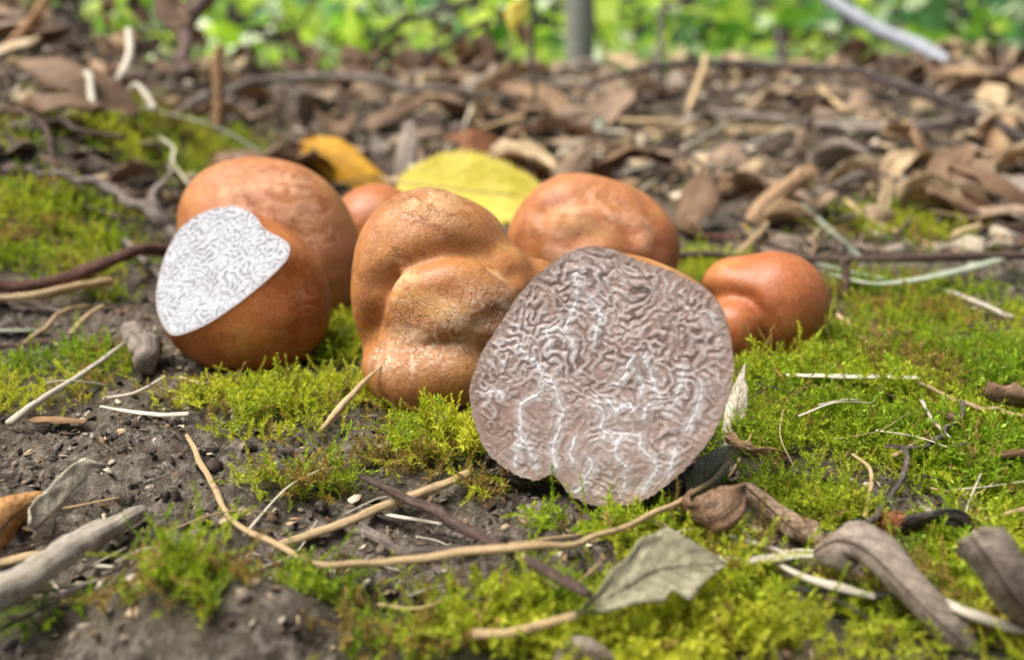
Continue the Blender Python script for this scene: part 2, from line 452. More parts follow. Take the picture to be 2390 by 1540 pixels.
M_SOIL, M_MOSS, M_FOL = soil_mat(), moss_mat(), foliage_mat()
M_TWIG_DARK = bark('dark_twig_bark', (0.075, 0.045, 0.035), (0.17, 0.105, 0.08), (0.30, 0.22, 0.17))
M_TWIG_RED = bark('red_brown_root_bark', (0.085, 0.032, 0.022), (0.22, 0.10, 0.07), (0.30, 0.17, 0.12), groove=1.6)
M_TWIG_GREY = bark('grey_weathered_wood', (0.16, 0.12, 0.095), (0.34, 0.28, 0.23), (0.48, 0.42, 0.36), groove=1.4)
M_TWIG_BLACK = bark('blackish_twig_bark', (0.030, 0.022, 0.020), (0.085, 0.062, 0.055), None)
M_STRAW = bark('tan_dry_straw', (0.40, 0.27, 0.13), (0.62, 0.46, 0.25), (0.30, 0.19, 0.10), rough=0.5, groove=0.6)
M_STRAW_PALE = bark('bleached_straw', (0.52, 0.44, 0.32), (0.74, 0.68, 0.56), None, rough=0.5, groove=0.6)
M_STRAW_GREEN = bark('grey_green_grass', (0.22, 0.25, 0.17), (0.42, 0.45, 0.34), (0.30, 0.32, 0.22), rough=0.5, groove=0.7)
M_PEELED = bark('cream_peeled_wood', (0.40, 0.33, 0.25), (0.62, 0.55, 0.45), (0.24, 0.18, 0.13))
M_BROWN_STUB = bark('orange_brown_stalk', (0.30, 0.16, 0.07), (0.46, 0.27, 0.13), None)
M_POLE = bark('blue_grey_pole_bark', (0.22, 0.24, 0.27), (0.36, 0.38, 0.42), None, groove=0.4)
M_TRUNK = bark('grey_trunk_bark', (0.26, 0.25, 0.23), (0.44, 0.42, 0.39), None)
L_TAN = leaf_mat('tan_dead_leaf', (0.34, 0.20, 0.10), (0.50, 0.33, 0.18), (0.22, 0.12, 0.06), (0.16, 0.08, 0.04))
L_BROWN = leaf_mat('brown_dead_leaf', (0.15, 0.085, 0.048), (0.27, 0.165, 0.095), (0.36, 0.24, 0.14), (0.07, 0.035, 0.025))
L_PINK = leaf_mat('pinkish_brown_dead_leaf', (0.26, 0.17, 0.11), (0.42, 0.30, 0.20), (0.20, 0.10, 0.07), (0.14, 0.07, 0.05))
L_PALE = leaf_mat('pale_buff_dead_leaf', (0.46, 0.33, 0.18), (0.62, 0.48, 0.29), (0.34, 0.22, 0.11), (0.26, 0.15, 0.08))
L_DARK = leaf_mat('blackened_leaf', (0.022, 0.018, 0.017), (0.055, 0.042, 0.036), (0.09, 0.07, 0.05), None, 0.05)
L_OLIVE = leaf_mat('grey_olive_leaf', (0.20, 0.19, 0.115), (0.34, 0.31, 0.20), (0.11, 0.085, 0.055), (0.13, 0.10, 0.07), 0.15)
L_RUST = leaf_mat('rust_leaf', (0.24, 0.085, 0.03), (0.36, 0.15, 0.06), (0.14, 0.05, 0.02), (0.10, 0.04, 0.02))
L_YELLOW = leaf_mat('yellow_autumn_leaf', (0.76, 0.62, 0.04), (0.90, 0.78, 0.16), (0.46, 0.38, 0.05), (0.36, 0.22, 0.03), 0.4, vdir=7.0, spot_at=0.69)
L_ORANGE = leaf_mat('orange_autumn_leaf', (0.62, 0.28, 0.015), (0.80, 0.44, 0.02), (0.45, 0.16, 0.02), (0.32, 0.11, 0.02), 0.35, spot_at=0.58)
L_GREYROLL = leaf_mat('grey_brown_rolled_leaf', (0.20, 0.155, 0.12), (0.33, 0.27, 0.21), (0.14, 0.10, 0.08), (0.12, 0.08, 0.06), 0.1)
L_WHITE = leaf_mat('bleached_leaf', (0.40, 0.35, 0.25), (0.54, 0.48, 0.37), (0.36, 0.30, 0.20), (0.40, 0.22, 0.06), 0.2)

# ------------------------------------------------------------------ ground
def axis(step, flat, grow, far):
    a = [0.0]; d = step
    while a[-1] < far:
        if a[-1] > flat: d *= grow
        a.append(a[-1] + d)
    return np.array(a)
ax = axis(0.085, 9.5, 1.042, 6000); xs = np.concatenate([-ax[:0:-1], ax])
ay = axis(0.085, 17, 1.040, 6000); by = axis(0.11, 1.0, 1.08, 6000)
ys = np.concatenate([7 - by[:0:-1], 7 + ay])
X, Y = np.meshgrid(xs, ys)
x, y = X.ravel(), Y.ravel()
z = land(x, y)
ground = mk('ground', np.stack([x, y, z], 1), quads(len(ys), len(xs)), M_SOIL, origin=np.zeros(3),
            attrs={'moss': np.clip(moss_at(x, y) * 1.3, 0, 1), 'far': sstep(24, 38, y), 'herb': sstep(85, 120, y)})
tag(ground, 'grey brown crumbly forest soil', None, None, 'structure')
del ground['label']

# ------------------------------------------------------------------ curves, twigs and straws
def catmull(pts, n):
    pts = np.asarray(pts, float)
    if len(pts) == 2: return pts[0] + (pts[1] - pts[0]) * np.linspace(0, 1, n)[:, None]
    q = np.vstack([2 * pts[0] - pts[1], pts, 2 * pts[-1] - pts[-2]])
    seg = np.linalg.norm(np.diff(pts, axis=0), axis=1); cum = np.concatenate([[0], np.cumsum(seg)])
    s = np.linspace(0, cum[-1], n); k = np.clip(np.searchsorted(cum, s, 'right') - 1, 0, len(seg) - 1)
    t = ((s - cum[k]) / np.maximum(seg[k], 1e-9))[:, None]
    a, b, c, d = q[k], q[k + 1], q[k + 2], q[k + 3]
    return 0.5 * (2 * b + (c - a) * t + (2 * a - 5 * b + 4 * c - d) * t ** 2 + (3 * b - a - 3 * c + d) * t ** 3)
_seed = [0]
def tube_arrays(path, rad, sides=9, flat=1.0, rough=0.12, up=None):
    """a tapering round or flat stem along a path, both ends closed"""
    path = np.asarray(path); n = len(path)
    _seed[0] += 13
    rad = np.interp(np.linspace(0, 1, n), np.linspace(0, 1, len(rad)), rad)
    T = np.gradient(path, axis=0); T /= np.linalg.norm(T, axis=1)[:, None]
    up = np.array([0.05, 0.1, 1.0]) if up is None else np.asarray(up, float)
    A = np.cross(T, up); A /= np.linalg.norm(A, axis=1)[:, None] + 1e-9
    B = np.cross(A, T)
    th = np.linspace(0, 2 * np.pi, sides, endpoint=False)
    s = np.linspace(0, 1, n)
    L = np.linalg.norm(np.diff(path, axis=0), axis=1).sum()
    nz = 1 + rough * 2 * (vnoise((s * L * 1.6)[:, None] + _seed[0] + 0 * th, np.cos(th)[None] * 1.3 + _seed[0] * .7 + 0 * s[:, None]) - 0.5)
    nz = nz + rough * 1.6 * (vnoise((s * L * 6)[:, None] + 0 * th, np.sin(th)[None] * 2.3 + _seed[0] * .3 + 0 * s[:, None]) - 0.5)
    R = rad[:, None] * nz
    V = path[:, None] + A[:, None] * (np.cos(th)[None, :, None] * R[..., None]) + B[:, None] * (np.sin(th)[None, :, None] * R[..., None] * flat)
    uv = np.stack([np.broadcast_to(np.abs(np.linspace(-1, 1, sides))[None], (n, sides)), np.broadcast_to((s * L)[:, None], (n, sides))], -1).reshape(-1, 2)
    V = V.reshape(-1, 3)
    F_ = quads(n, sides, True).tolist()
    c0, c1 = len(V), len(V) + 1
    V = np.vstack([V, path[0] - T[0] * rad[0] * 0.25, path[-1] + T[-1] * rad[-1] * 0.25])
    uv = np.vstack([uv, [[0, 0]], [[0, L]]])
    for j in range(sides):
        F_.append([c0, (j + 1) % sides, j]); F_.append([c1, (n - 1) * sides + j, (n - 1) * sides + (j + 1) % sides])
    return V, F_, uv
def stem(name, pts, r, mat, label=None, cat=None, parent=None, group=None, flat=1.0, rough=0.2, n=None, sides=9, wob=0.0, up=None, hang=False):
    """pts: (u, v, lift) on the land or (u, v, 0, t); r: radii in the same frame units"""
    n = n or max(10, 9 * len(pts)); _seed[0] += 5; sd0 = _seed[0]
    def build(pp):
        _seed[0] = sd0
        w = np.array([pt(a) for a in pp]); dm = [depth(q) for q in w]
        path = catmull(w, n)
        if wob:
            L = np.linspace(0, len(pp) * 2.2, n)
            path = path + wob * np.stack([vnoise(L + sd0, L * 0 + k) - 0.5 for k in (1.5, 7.5, 3.5)], 1)
        rr = np.array(r, float) * np.interp(np.linspace(0, 1, len(r)), np.linspace(0, 1, len(dm)), dm) / F
        return tube_arrays(path, rr, sides, flat, rough, up)
    V, F_, uv = settle(pts, build, hang or parent is not None)
    o = mk(name, V, F_, mat, parent, uv=uv)
    if label: tag(o, label, cat, group)
    return o

# ------------------------------------------------------------------ leaves
def shape_oval(u): return np.sin(np.pi * np.clip(u, 0, 1) ** 0.85) ** 0.75
def shape_lance(u): return np.sin(np.pi * np.clip(u, 0, 1) ** 0.8) ** 1.1
def shape_torn(u): return np.clip(np.minimum(u * 7 + 0.45, (1 - u) * 5 + 0.3), 0, 1)
def blade_arrays(mid, hw, side, curl=0.3, shape=shape_oval, serr=0.0, nser=26, wav=0.06, nu=40, nv=15, ragged=0.0, twist=0.0, skew=0.0):
    """one leaf blade: a midrib path, half width, the sideways direction, curl in radians per half"""
    _seed[0] += 7
    path = catmull(mid, nu)
    T = np.gradient(path, axis=0); T /= np.linalg.norm(T, axis=1)[:, None]
    side = np.asarray(side, float)
    A = side[None] - T * (T @ side)[:, None]; A /= np.linalg.norm(A, axis=1)[:, None]
    Nn = np.cross(T, A)
    u = np.linspace(0, 1, nu); v = np.linspace(-1, 1, nv)
    if twist:
        a = (twist * (u - 0.5))[:, None]
        A, Nn = A * np.cos(a) + Nn * np.sin(a), Nn * np.cos(a) - A * np.sin(a)
    w = hw * shape(u)
    Vv, Uu = np.meshgrid(v, u)
    Wd = w[:, None] * np.ones_like(Vv)
    if serr: Wd = Wd * (1 + serr * (np.abs(Vv) > 0.85) * ((u * nser % 1.0) - 0.3)[:, None])
    if ragged: Wd = Wd * (1 + ragged * 2 * (vnoise(Uu * 7 + _seed[0], np.sign(Vv) * 3.3 + 9) - 0.6) * np.abs(Vv) ** 3)
    c = (curl * (0.75 + 0.5 * vnoise(u * 3 + _seed[0], u * 0 + 2)))[:, None] + 1e-4
    xa = np.sin(c * Vv) / c * Wd; za = (1 - np.cos(c * Vv)) / c * Wd
    L = np.linalg.norm(np.diff(path, axis=0), axis=1).sum()
    nzv = wav * L * (fbm(Uu * 3.2 + _seed[0], Vv * 1.6 + _seed[0] * .37, 3) - 0.5) * 2 * (0.4 + np.abs(Vv))
    Vx = path[:, None] + A[:, None] * xa[..., None] + Nn[:, None] * (za + nzv)[..., None] + T[:, None] * (skew * np.abs(Vv) * Wd)[..., None]
    return Vx.reshape(-1, 3), quads(nu, nv), np.stack([Uu, Vv], -1).reshape(-1, 2), path
def thicken(o, cm=0.018):
    m = o.modifiers.new('thickness', 'SOLIDIFY'); m.thickness = cm * S; m.offset = 0
    return o
def view_side(mid, roll):
    m = np.asarray(mid); t = m[-1] - m[0]; t /= np.linalg.norm(t)
    d = m.mean(0) - CAMP; d /= np.linalg.norm(d)
    a = np.cross(d, t); a /= np.linalg.norm(a)
    b = np.cross(t, a); r = math.radians(roll)
    return a * math.cos(r) + b * math.sin(r)
def leaf(name, label, cat, pts, hw, roll, mat, petiole=None, pmat=None, pr=(7, 5), thick=0.018, group=None, rib=True, up=None, hang=False, **kw):
    """a leaf: blade, raised midrib and petiole. hw in frame units"""
    hpx = hw; _seed[0] += 5; sd0 = _seed[0]
    def build(pp):
        _seed[0] = sd0
        mid = np.array([pt(a) for a in pp]); h = hpx * np.mean([depth(q) for q in mid]) / F
        side = view_side(mid, roll) if up is None else np.cross(np.asarray(up, float), mid[-1] - mid[0])
        return (*blade_arrays(mid, h, side / np.linalg.norm(side), **kw), h, pp)
    V, Q, uv, path, hw, pts2 = settle(pts, build, hang)
    if petiole and len(pts2[0]) > 3:
        kk = pts2[0][3] / pts[0][3]; petiole = [(a[0], a[1], 0, a[3] * kk) for a in petiole]
    e = empty(name, (V[:, 0].mean(), V[:, 1].mean(), V[:, 2].min()))
    tag(e, label, cat, group)
    thicken(mk('blade', V, Q, mat, e, uv=uv), thick)
    if rib:
        nv = kw.get('nv', 15); c = V.reshape(-1, nv, 3)[:, nv // 2]
        A, B, C = tube_arrays(c[1:-1:2], [hw * 0.03 + 0.010, 0.006], 6, 0.8, 0.1)
        mk('midrib', A, B, pmat or M_TWIG_DARK, e, uv=C)
    if petiole:
        stem('petiole', petiole, pr, pmat or M_TWIG_DARK, parent=e)
    return e

# ------------------------------------------------------------------ truffles
def ico(sub):
    bm = bmesh.new(); bmesh.ops.create_icosphere(bm, subdivisions=sub, radius=1)
    V = np.array([v.co[:] for v in bm.verts]); T = np.array([[v.index for v in f.verts] for f in bm.faces]); bm.free()
    return V, T
ICO = {k: ico(k) for k in (5, 6)}
def smin(a, b, k):
    h = np.clip(0.5 + 0.5 * (b - a) / k, 0, 1)
    return b * (1 - h) + a * h - k * h * (1 - h)
def blob(lobes, centre, k=0.35, sub=6, dents=(), rough=0.05):
    D, T = ICO[sub]; centre = np.asarray(centre)
    def sdf(p):
        r = None
        for c, q in lobes:
            q = np.asarray(q, float) * np.ones(3)
            d = (np.linalg.norm((p - c) / q, axis=1) - 1) * q.min()
            r = d if r is None else smin(r, d, k)
        for c, q, kk in dents:
            d = np.linalg.norm(p - c, axis=1) - q
            r = -smin(-r, d, kk)
        return r
    rmax = max(np.linalg.norm(c - centre) + np.max(q) for c, q in lobes) * 1.05
    lo = np.zeros(len(D)); hi = np.full(len(D), rmax)
    found = np.zeros(len(D), bool)
    for s in np.linspace(rmax, 0.02, 44):
        ins = sdf(centre + D * s) < 0
        new = ins & ~found; lo[new] = s; found |= ins
        hi[~found] = s
    for _ in range(10):
        m = (lo + hi) / 2; ins = sdf(centre + D * m[:, None]) < 0
        lo = np.where(ins, m, lo); hi = np.where(ins, hi, m)
    V = centre + D * ((lo + hi) / 2)[:, None]
    n1 = noise3(V, 0.9, 3) - 0.5; n2 = noise3(V, 2.6, 11) - 0.5; n3 = noise3(V, 9, 23) - 0.5
    V = V + D * (rough * (1.6 * n1 + 0.7 * n2 + 0.12 * n3))[:, None]
    return V, T
def crease(V, centre, lines):
    """press furrows (line of points, depth in cm, width) into the side of a body"""
    V = V.copy(); centre = np.asarray(centre)
    q = V - CAMP
    d = q[:, 1] * cp - q[:, 2] * sp
    u = 1195 + F * q[:, 0] / d; v = 770 - F * (q[:, 1] * sp + q[:, 2] * cp) / d
    out = V - centre; out /= np.linalg.norm(out, axis=1)[:, None]
    facing = np.clip(-(out * (q / np.linalg.norm(q, axis=1)[:, None])).sum(1) * 3 + .3, 0, 1)
    for ln, dep, w in lines:
        p = catmull(np.array([(a, b, 0.) for a, b in ln]), 14 * len(ln))[:, :2] if len(ln) > 1 else np.array(ln, float)
        dd = np.full(len(V), 1e9)
        for a in p: dd = np.minimum(dd, np.hypot(u - a[0], v - a[1]))
        V = V - out * (dep * np.exp(-(dd / w) ** 2) * facing)[:, None]
    return V
def near(V, pts, r):
    a = np.zeros(len(V))
    for p, w in pts: a = np.maximum(a, np.exp(-(np.linalg.norm(V - p, axis=1) / (r * w)) ** 2))
    return a
def px(n, t): return n * t / F
def rest(o_v, dig=0.06):
    """let the body settle into the moss"""
    lowest = o_v[np.argsort(o_v[:, 2])[:30]]
    return o_v

SK_ORANGE = skin_mat('orange_brown_skin', (0.30, 0.095, 0.026), (0.42, 0.168, 0.058), (0.25, 0.070, 0.026))
SK_TAN = skin_mat('tan_brown_skin', (0.27, 0.098, 0.026), (0.40, 0.172, 0.053), (0.24, 0.080, 0.030), (0.62, 0.40, 0.21), (0.50, 0.285, 0.085))
SK_RED = skin_mat('reddish_orange_skin', (0.30, 0.088, 0.027), (0.38, 0.130, 0.040), (0.27, 0.066, 0.027))
SK_DEEP = skin_mat('deep_amber_skin', (0.26, 0.070, 0.012), (0.38, 0.125, 0.028), (0.20, 0.047, 0.011))

def whole(name, label, V, T, mat, pale=(), fuzz=(), pr=0.6, fr=0.3):
    o = mk(name, V, T, mat, attrs={'pale': near(V, pale, pr), 'fuzz': near(V, fuzz, fr)})
    return tag(o, label, 'truffle')

# large round one at the back left
t = 19.6; c = P(628, 562, t); r = px(203, t)
V, T = blob([(c, (r, r * 0.9, r * 0.93)), (P(700, 640, t - 0.3), (r * 0.66, r * .7, r * 0.62)), (P(560, 470, t), (r * .5, r * .5, r * .4))], c, 0.6, 6)
V = crease(V, c, [([(560, 470), (600, 490), (590, 540)], .06, 20), ([(470, 430), (560, 400), (640, 412)], .05, 26), ([(730, 420), (790, 520), (800, 620)], .05, 32), ([(700, 560)], .06, 50)])
whole('truffle', 'large round orange brown truffle with cracked pale crown, behind the white cut truffle', V, T, SK_ORANGE,
      pale=[(P(640, 420, t - 1.5), 1.0), (P(720, 480, t - 1.5), 1.1), (P(560, 440, t - 1.4), 0.8), (P(760, 540, t - 1.4), 0.7), (P(690, 430, t - 1.2), 1.0)], pr=0.75)
# small one peeping out between
t = 23.0; c = P(880, 535, t); r = px(108, t)
V, T = blob([(c, (r, r, r * 0.98)), (P(850, 600, t), r * 0.8)], c, 0.4, 5)
whole('truffle', 'mostly hidden reddish truffle peeping out below the orange leaf', V, T, SK_RED)
# lobed one in the middle
t = 15.0; c = P(1010, 700, t)
lob = [(P(995, 605, t + 0.25), (px(165, t), px(165, t), px(165, t))), (P(1055, 725, t - 0.50), (px(158, t), px(115, t), px(135, t))),
       (P(1015, 846, t - 0.15), (px(168, t), px(165, t), px(116, t))), (P(878, 690, t + 0.05), (px(56, t), px(90, t), px(140, t))),
       (P(1130, 670, t + 0.15), (px(125, t), px(120, t), px(120, t))), (P(1245, 668, t + 0.4), (px(74, t), px(80, t), px(66, t))), (P(1075, 590, t + .25), px(118, t))]
V, T = blob(lob, c, 0.17, 6, rough=0.06)
V = crease(V, c, [([(872, 662), (905, 632), (960, 606), (1040, 584), (1120, 592), (1200, 640)], .13, 24), ([(905, 632), (884, 690), (868, 760), (850, 806)], .15, 17),
                  ([(846, 815), (920, 824), (1000, 818), (1080, 800), (1150, 815)], .10, 19), ([(975, 722)], .08, 48), ([(1075, 672), (1040, 690)], .05, 34), ([(1180, 560)], .05, 40), ([(900, 540), (880, 590)], .04, 26), ([(1120, 760), (1170, 735)], .07, 22)])
whole('truffle', 'tan brown lumpy many lobed truffle with a fuzzy white crease', V, T, SK_TAN,
      pale=[(P(1000, 470, t - .5), 1.2), (P(930, 640, t - 1), 0.8), (P(1100, 780, t - 1.2), 1.3), (P(950, 760, t - 1.2), 0.9), (P(1160, 650, t - .8), .6)], pr=0.5,
      fuzz=[(P(900, 830, t - 1.15), 0.8), (P(960, 822, t - 1.3), 0.9), (P(1020, 810, t - 1.3), 0.9), (P(1080, 775, t - 1.25), 0.9), (P(1140, 740, t - 1.15), 1.0), (P(1170, 720, t - 1.0), 0.8), (P(870, 820, t - 0.9), .6)], fr=0.38)
# round one at the back right
t = 19.4; c = P(1385, 575, t); r = px(186, t)
V, T = blob([(c, (r, r * 0.92, r * 0.84)), (P(1330, 510, t - .2), px(100, t)), (P(1470, 590, t - 0.2), px(108, t)), (P(1270, 560, t), px(78, t))], c, 0.4, 5)
V = crease(V, c, [([(1260, 500), (1320, 468), (1390, 455), (1440, 480), (1480, 540)], .12, 22), ([(1330, 560), (1390, 545)], .10, 30), ([(1500, 440), (1530, 500), (1545, 580)], .08, 22), ([(1240, 560), (1260, 620)], .07, 22)])
whole('truffle', 'orange brown truffle with pale scuffed patches, below the yellow leaf, behind the big grey slice', V, T, SK_ORANGE,
      pale=[(P(1330, 480, t - 1.5), .9), (P(1440, 480, t - 1.5), 1.0), (P(1400, 440, t - 1.3), 0.9), (P(1310, 580, t - 1.5), 0.9), (P(1500, 540, t - 1.3), .7), (P(1240, 530, t - 1.2), .5)], pr=0.6)
# small two-lobed one on the right
t = 17.0; c = P(1790, 712, t)
V, T = blob([(P(1803, 714, t), (px(126, t), px(118, t), px(127, t))), (P(1712, 765, t - 0.3), (px(70, t), px(75, t), px(76, t))), (P(1722, 672, t + .05), (px(84, t), px(80, t), px(74, t)))], c, 0.2, 6, rough=0.05)
V = crease(V, c, [([(1640, 688), (1700, 690), (1750, 708), (1782, 760), (1790, 850)], .14, 24), ([(1725, 600)], .05, 26)])
whole('truffle', 'small smooth reddish orange two lobed truffle on bright moss', V, T, SK_RED)

def polar_face(loop, normal, rings, relief, seed, lab=None, size=4.0, groove=0.03):
    """fill a closed outline with rings; returns vertices, faces, plane coordinates, ring position"""
    n = len(loop); c = loop.mean(0)
    s = np.linspace(0, 1, rings + 1)[1:] ** 0.85
    V = c + (loop - c)[None] * s[:, None, None]
    V = V.reshape(-1, 3); rim = np.repeat(s, n)
    ex = np.cross(np.array([0, 0, 1.0]), normal); ex /= np.linalg.norm(ex); ey = np.cross(normal, ex)
    V = np.vstack([V, c]); rim = np.append(rim, 0)
    U = np.stack([(V - c) @ ex, (V - c) @ ey], 1)
    hgt = relief * (fbm(U[:, 0] * 2.2 + seed, U[:, 1] * 2.2, 4) - 0.5) * 2 * np.clip((1 - rim) * 8, 0, 1)
    Uw = U + 0.28 * (np.stack([fbm(U[:, 0] * 2.6 + 5, U[:, 1] * 2.6, 3), fbm(U[:, 0] * 2.6 + 45, U[:, 1] * 2.6 + 9, 3)], 1) - .5)
    pat = sample(lab, Uw, size)
    hgt = hgt + groove * pat * np.clip((1 - rim) * 14, 0, 1) * (.35 + .65 * sstep(-.6, .5, U[:, 1])) * (.3 + .9 * fbm(U[:, 0] * 1.7 + 90, U[:, 1] * 1.7, 2))
    V = V + normal * hgt[:, None]
    Fq = quads(rings, n, True)[:, ::-1].tolist() + [[len(V) - 1, j, (j + 1) % n] for j in range(n)]
    return V, Fq, U, rim, ex, ey, c, pat

# the white cut half at the left
t = 16.3; c = P(562, 682, t); R0 = px(190, t)
vr = ray(562, 682); vr /= np.linalg.norm(vr)
right = np.array([1.0, 0, 0]); upv = np.cross(right, vr)
nrm = -vr * 0.74 + (-right * 0.74 + upv * 0.67) * 0.67; nrm /= np.linalg.norm(nrm)
def cutp(u, v):
    d = ray(u, v); return CAMP + d * (((c + nrm * R0 * .47 - CAMP) @ nrm) / (d @ nrm))
V, T = blob([(c, (R0, R0 * 1.0, R0 * 0.96)), (c + nrm * 0.3, R0 * 0.86), (P(620, 720, t), R0 * .75)], c, 0.4, 6, rough=0.045)
cut_at = R0 * 0.47
bm = bmesh.new()
bv = [bm.verts.new(q) for q in V]
for f in T: bm.faces.new([bv[i] for i in f])
bmesh.ops.bisect_plane(bm, geom=bm.verts[:] + bm.edges[:] + bm.faces[:], plane_co=Vector(c + nrm * cut_at), plane_no=Vector(nrm), clear_outer=True)
bm.verts.index_update(); bm.edges.ensure_lookup_table()
be = [e for e in bm.edges if e.is_boundary]
nxt = {}
for e in be:
    a, b = e.verts; nxt.setdefault(a, []).append(b); nxt.setdefault(b, []).append(a)
st = be[0].verts[0]; loop = [st]; prev = None; cur = st
while True:
    cand = [q for q in nxt[cur] if q is not prev]
    prev, cur = cur, cand[0]
    if cur is st or len(loop) > 5000: break
    loop.append(cur)
loop = np.array([q.co[:] for q in loop])
SV = np.array([v.co[:] for v in bm.verts]); SF = [[v.index for v in f.verts] for f in bm.faces]; bm.free()
seg = np.linalg.norm(np.roll(loop, -1, 0) - loop, axis=1); cum = np.concatenate([[0], np.cumsum(seg)])
cl = np.vstack([loop, loop[:1]]); ss = np.linspace(0, cum[-1], 321)[:-1]
loop_r = np.stack([np.interp(ss, cum, cl[:, k]) for k in range(3)], 1)
if np.dot(np.cross(loop_r[0] - loop_r.mean(0), loop_r[50] - loop_r.mean(0)), nrm) < 0: loop_r = loop_r[::-1]
OUT2 = [(548, 480), (580, 492), (601, 510), (616, 532), (636, 545), (659, 557), (676, 574), (672, 602), (645, 634), (600, 674), (550, 713), (492, 752), (442, 775), (405, 783), (384, 765), (368, 730), (364, 690), (372, 640), (390, 585), (420, 535), (460, 503), (505, 486)]
o3 = np.array([cutp(*q) for q in OUT2]); fc2 = o3.mean(0)
e1 = np.cross(np.array([0, 0, 1.0]), nrm); e1 /= np.linalg.norm(e1); e2 = np.cross(nrm, e1)
o3 = catmull(np.vstack([o3, o3[:1]]), 241)[:-1]
def polar(p):
    return np.arctan2((p - fc2) @ e2, (p - fc2) @ e1), np.hypot((p - fc2) @ e2, (p - fc2) @ e1)
ta_, ra_ = polar(o3); i_ = np.argsort(ta_); tl_, rl_ = polar(loop_r); j_ = np.argsort(tl_)
def fit(p):
    th_, _ = polar(p)
    kk = np.interp(th_, ta_[i_], ra_[i_], period=2 * np.pi) / np.interp(th_, tl_[j_], rl_[j_], period=2 * np.pi)
    hh = np.clip(cut_at - (p - c) @ nrm, 0, None)
    flat = (p - fc2) - ((p - fc2) @ nrm)[:, None] * nrm
    return p + flat * ((kk - 1) * np.exp(-(hh / .42) ** 1.3))[:, None]
loop_r = fit(loop_r); SV = fit(SV)
e = empty('cut_truffle', (c[0], c[1], SV[:, 2].min()))
tag(e, 'amber brown truffle cut open to show silvery white marbled flesh', 'truffle')
mk('skin', SV, SF, SK_DEEP, e, attrs={'pale': near(SV, [(P(720, 700, t - .6), 1), (P(640, 540, t - 1), 1.)], 0.45) * .6, 'fuzz': near(SV, [(P(615, 520, t - 1.1), 1)], 0.3)})
FV, FF, U, rim, *_, pat = polar_face(loop_r, nrm, 78, 0.03, 4, labyrinth(320, 320 / (4.0 / 0.115), 3, 0.35), 4.0, 0.005)
mk('cut_face', FV + nrm * 0.004, FF, cut_white_mat(), e, uv=U, attrs={'rim': rim, 'lab': pat})['label'] = 'silvery white flesh with fine grey winding veins'

# the big grey slice in front
OUT = [(1385, 573), (1440, 585), (1490, 608), (1560, 630), (1620, 658), (1660, 685), (1687, 722), (1702, 775), (1713, 850), (1706, 905), (1690, 960), (1660, 1020), (1620, 1072), (1580, 1112),
       (1530, 1150), (1490, 1171), (1440, 1182), (1392, 1181), (1352, 1166), (1322, 1146), (1303, 1118), (1286, 1108), (1252, 1120), (1215, 1112), (1180, 1091), (1152, 1070), (1132, 1046), (1116, 1010), (1103, 970),
       (1096, 930), (1099, 895), (1110, 858), (1126, 820), (1152, 778), (1181, 735), (1204, 698), (1240, 655), (1283, 618), (1332, 586)]
pn = np.array([-0.33, -0.92, 0.20]); pn /= np.linalg.norm(pn)
p0 = W(1420, 1186, 0.22)
def onplane(u, v):
    d = ray(u, v); return CAMP + d * (((p0 - CAMP) @ pn) / (d @ pn))
oc = np.array([onplane(*q) for q in OUT])
NL = 460
cl = catmull(np.vstack([oc, oc[:1]]), NL + 1)[:-1]
_k = np.arange(NL)
cl = cl + (cl - cl.mean(0)) * (0.010 * (vnoise(_k * 0.35, _k * 0 + 3.3) - 0.5) + 0.02 * (vnoise(_k * 0.8, _k * 0 + 8.3) - 0.5) * ((_k > 190) & (_k < 305)))[:, None]
cl = cl[::-1]
if np.dot(np.cross(cl[0] - cl.mean(0), cl[60] - cl.mean(0)), pn) < 0: cl = cl[::-1]
FV, FF, U, rim, ex, ey, fc, pat = polar_face(cl, pn, 105, 0.03, 9, labyrinth(400, 400 / (4.6 / 0.105), 8, 0.1), 4.6, 0.0022)
# pale veins that branch through the flesh
VE = [[(1347, 640), (1347, 670), (1343, 713), (1330, 753), (1320, 780), (1337, 807), (1343, 823)], [(1273, 767), (1280, 787), (1283, 827)], [(1320, 780), (1300, 765), (1273, 767)],
      [(1215, 815), (1230, 837), (1253, 847), (1263, 880), (1263, 913), (1223, 937), (1215, 963), (1217, 1027)], [(1312, 957), (1303, 1013)], [(1477, 833), (1457, 873), (1440, 897)],
      [(1420, 930), (1440, 957), (1463, 943), (1480, 963)], [(1507, 837), (1530, 897), (1543, 937), (1510, 953), (1507, 980)], [(1483, 863), (1497, 897), (1500, 920)], [(1407, 980), (1410, 1027)],
      [(1413, 1013), (1493, 1017)], [(1227, 1020), (1210, 1040), (1202, 1067), (1205, 1093), (1213, 1107)], [(1227, 1033), (1243, 1053), (1250, 1087)], [(1303, 1013), (1297, 1027), (1293, 1057), (1300, 1087), (1290, 1110)],
      [(1343, 1027), (1333, 1053), (1337, 1080)], [(1370, 1067), (1380, 1083), (1367, 1113), (1363, 1137), (1347, 1150)], [(1527, 1077), (1533, 1093), (1517, 1123), (1497, 1143)], [(1573, 1047), (1570, 1093), (1550, 1127)],
      [(1457, 1113), (1453, 1137)], [(1130, 920), (1160, 910), (1170, 930)], [(1380, 700), (1400, 740), (1390, 790)], [(1600, 860), (1580, 930), (1560, 960)], [(1640, 900), (1625, 960), (1600, 1010)], [(1450, 1020), (1440, 1060), (1460, 1085)],
      [(1263, 880), (1290, 900), (1312, 957)], [(1493, 1017), (1500, 1050), (1527, 1077)], [(1390, 930), (1407, 980)]]
vein = np.zeros(len(FV))
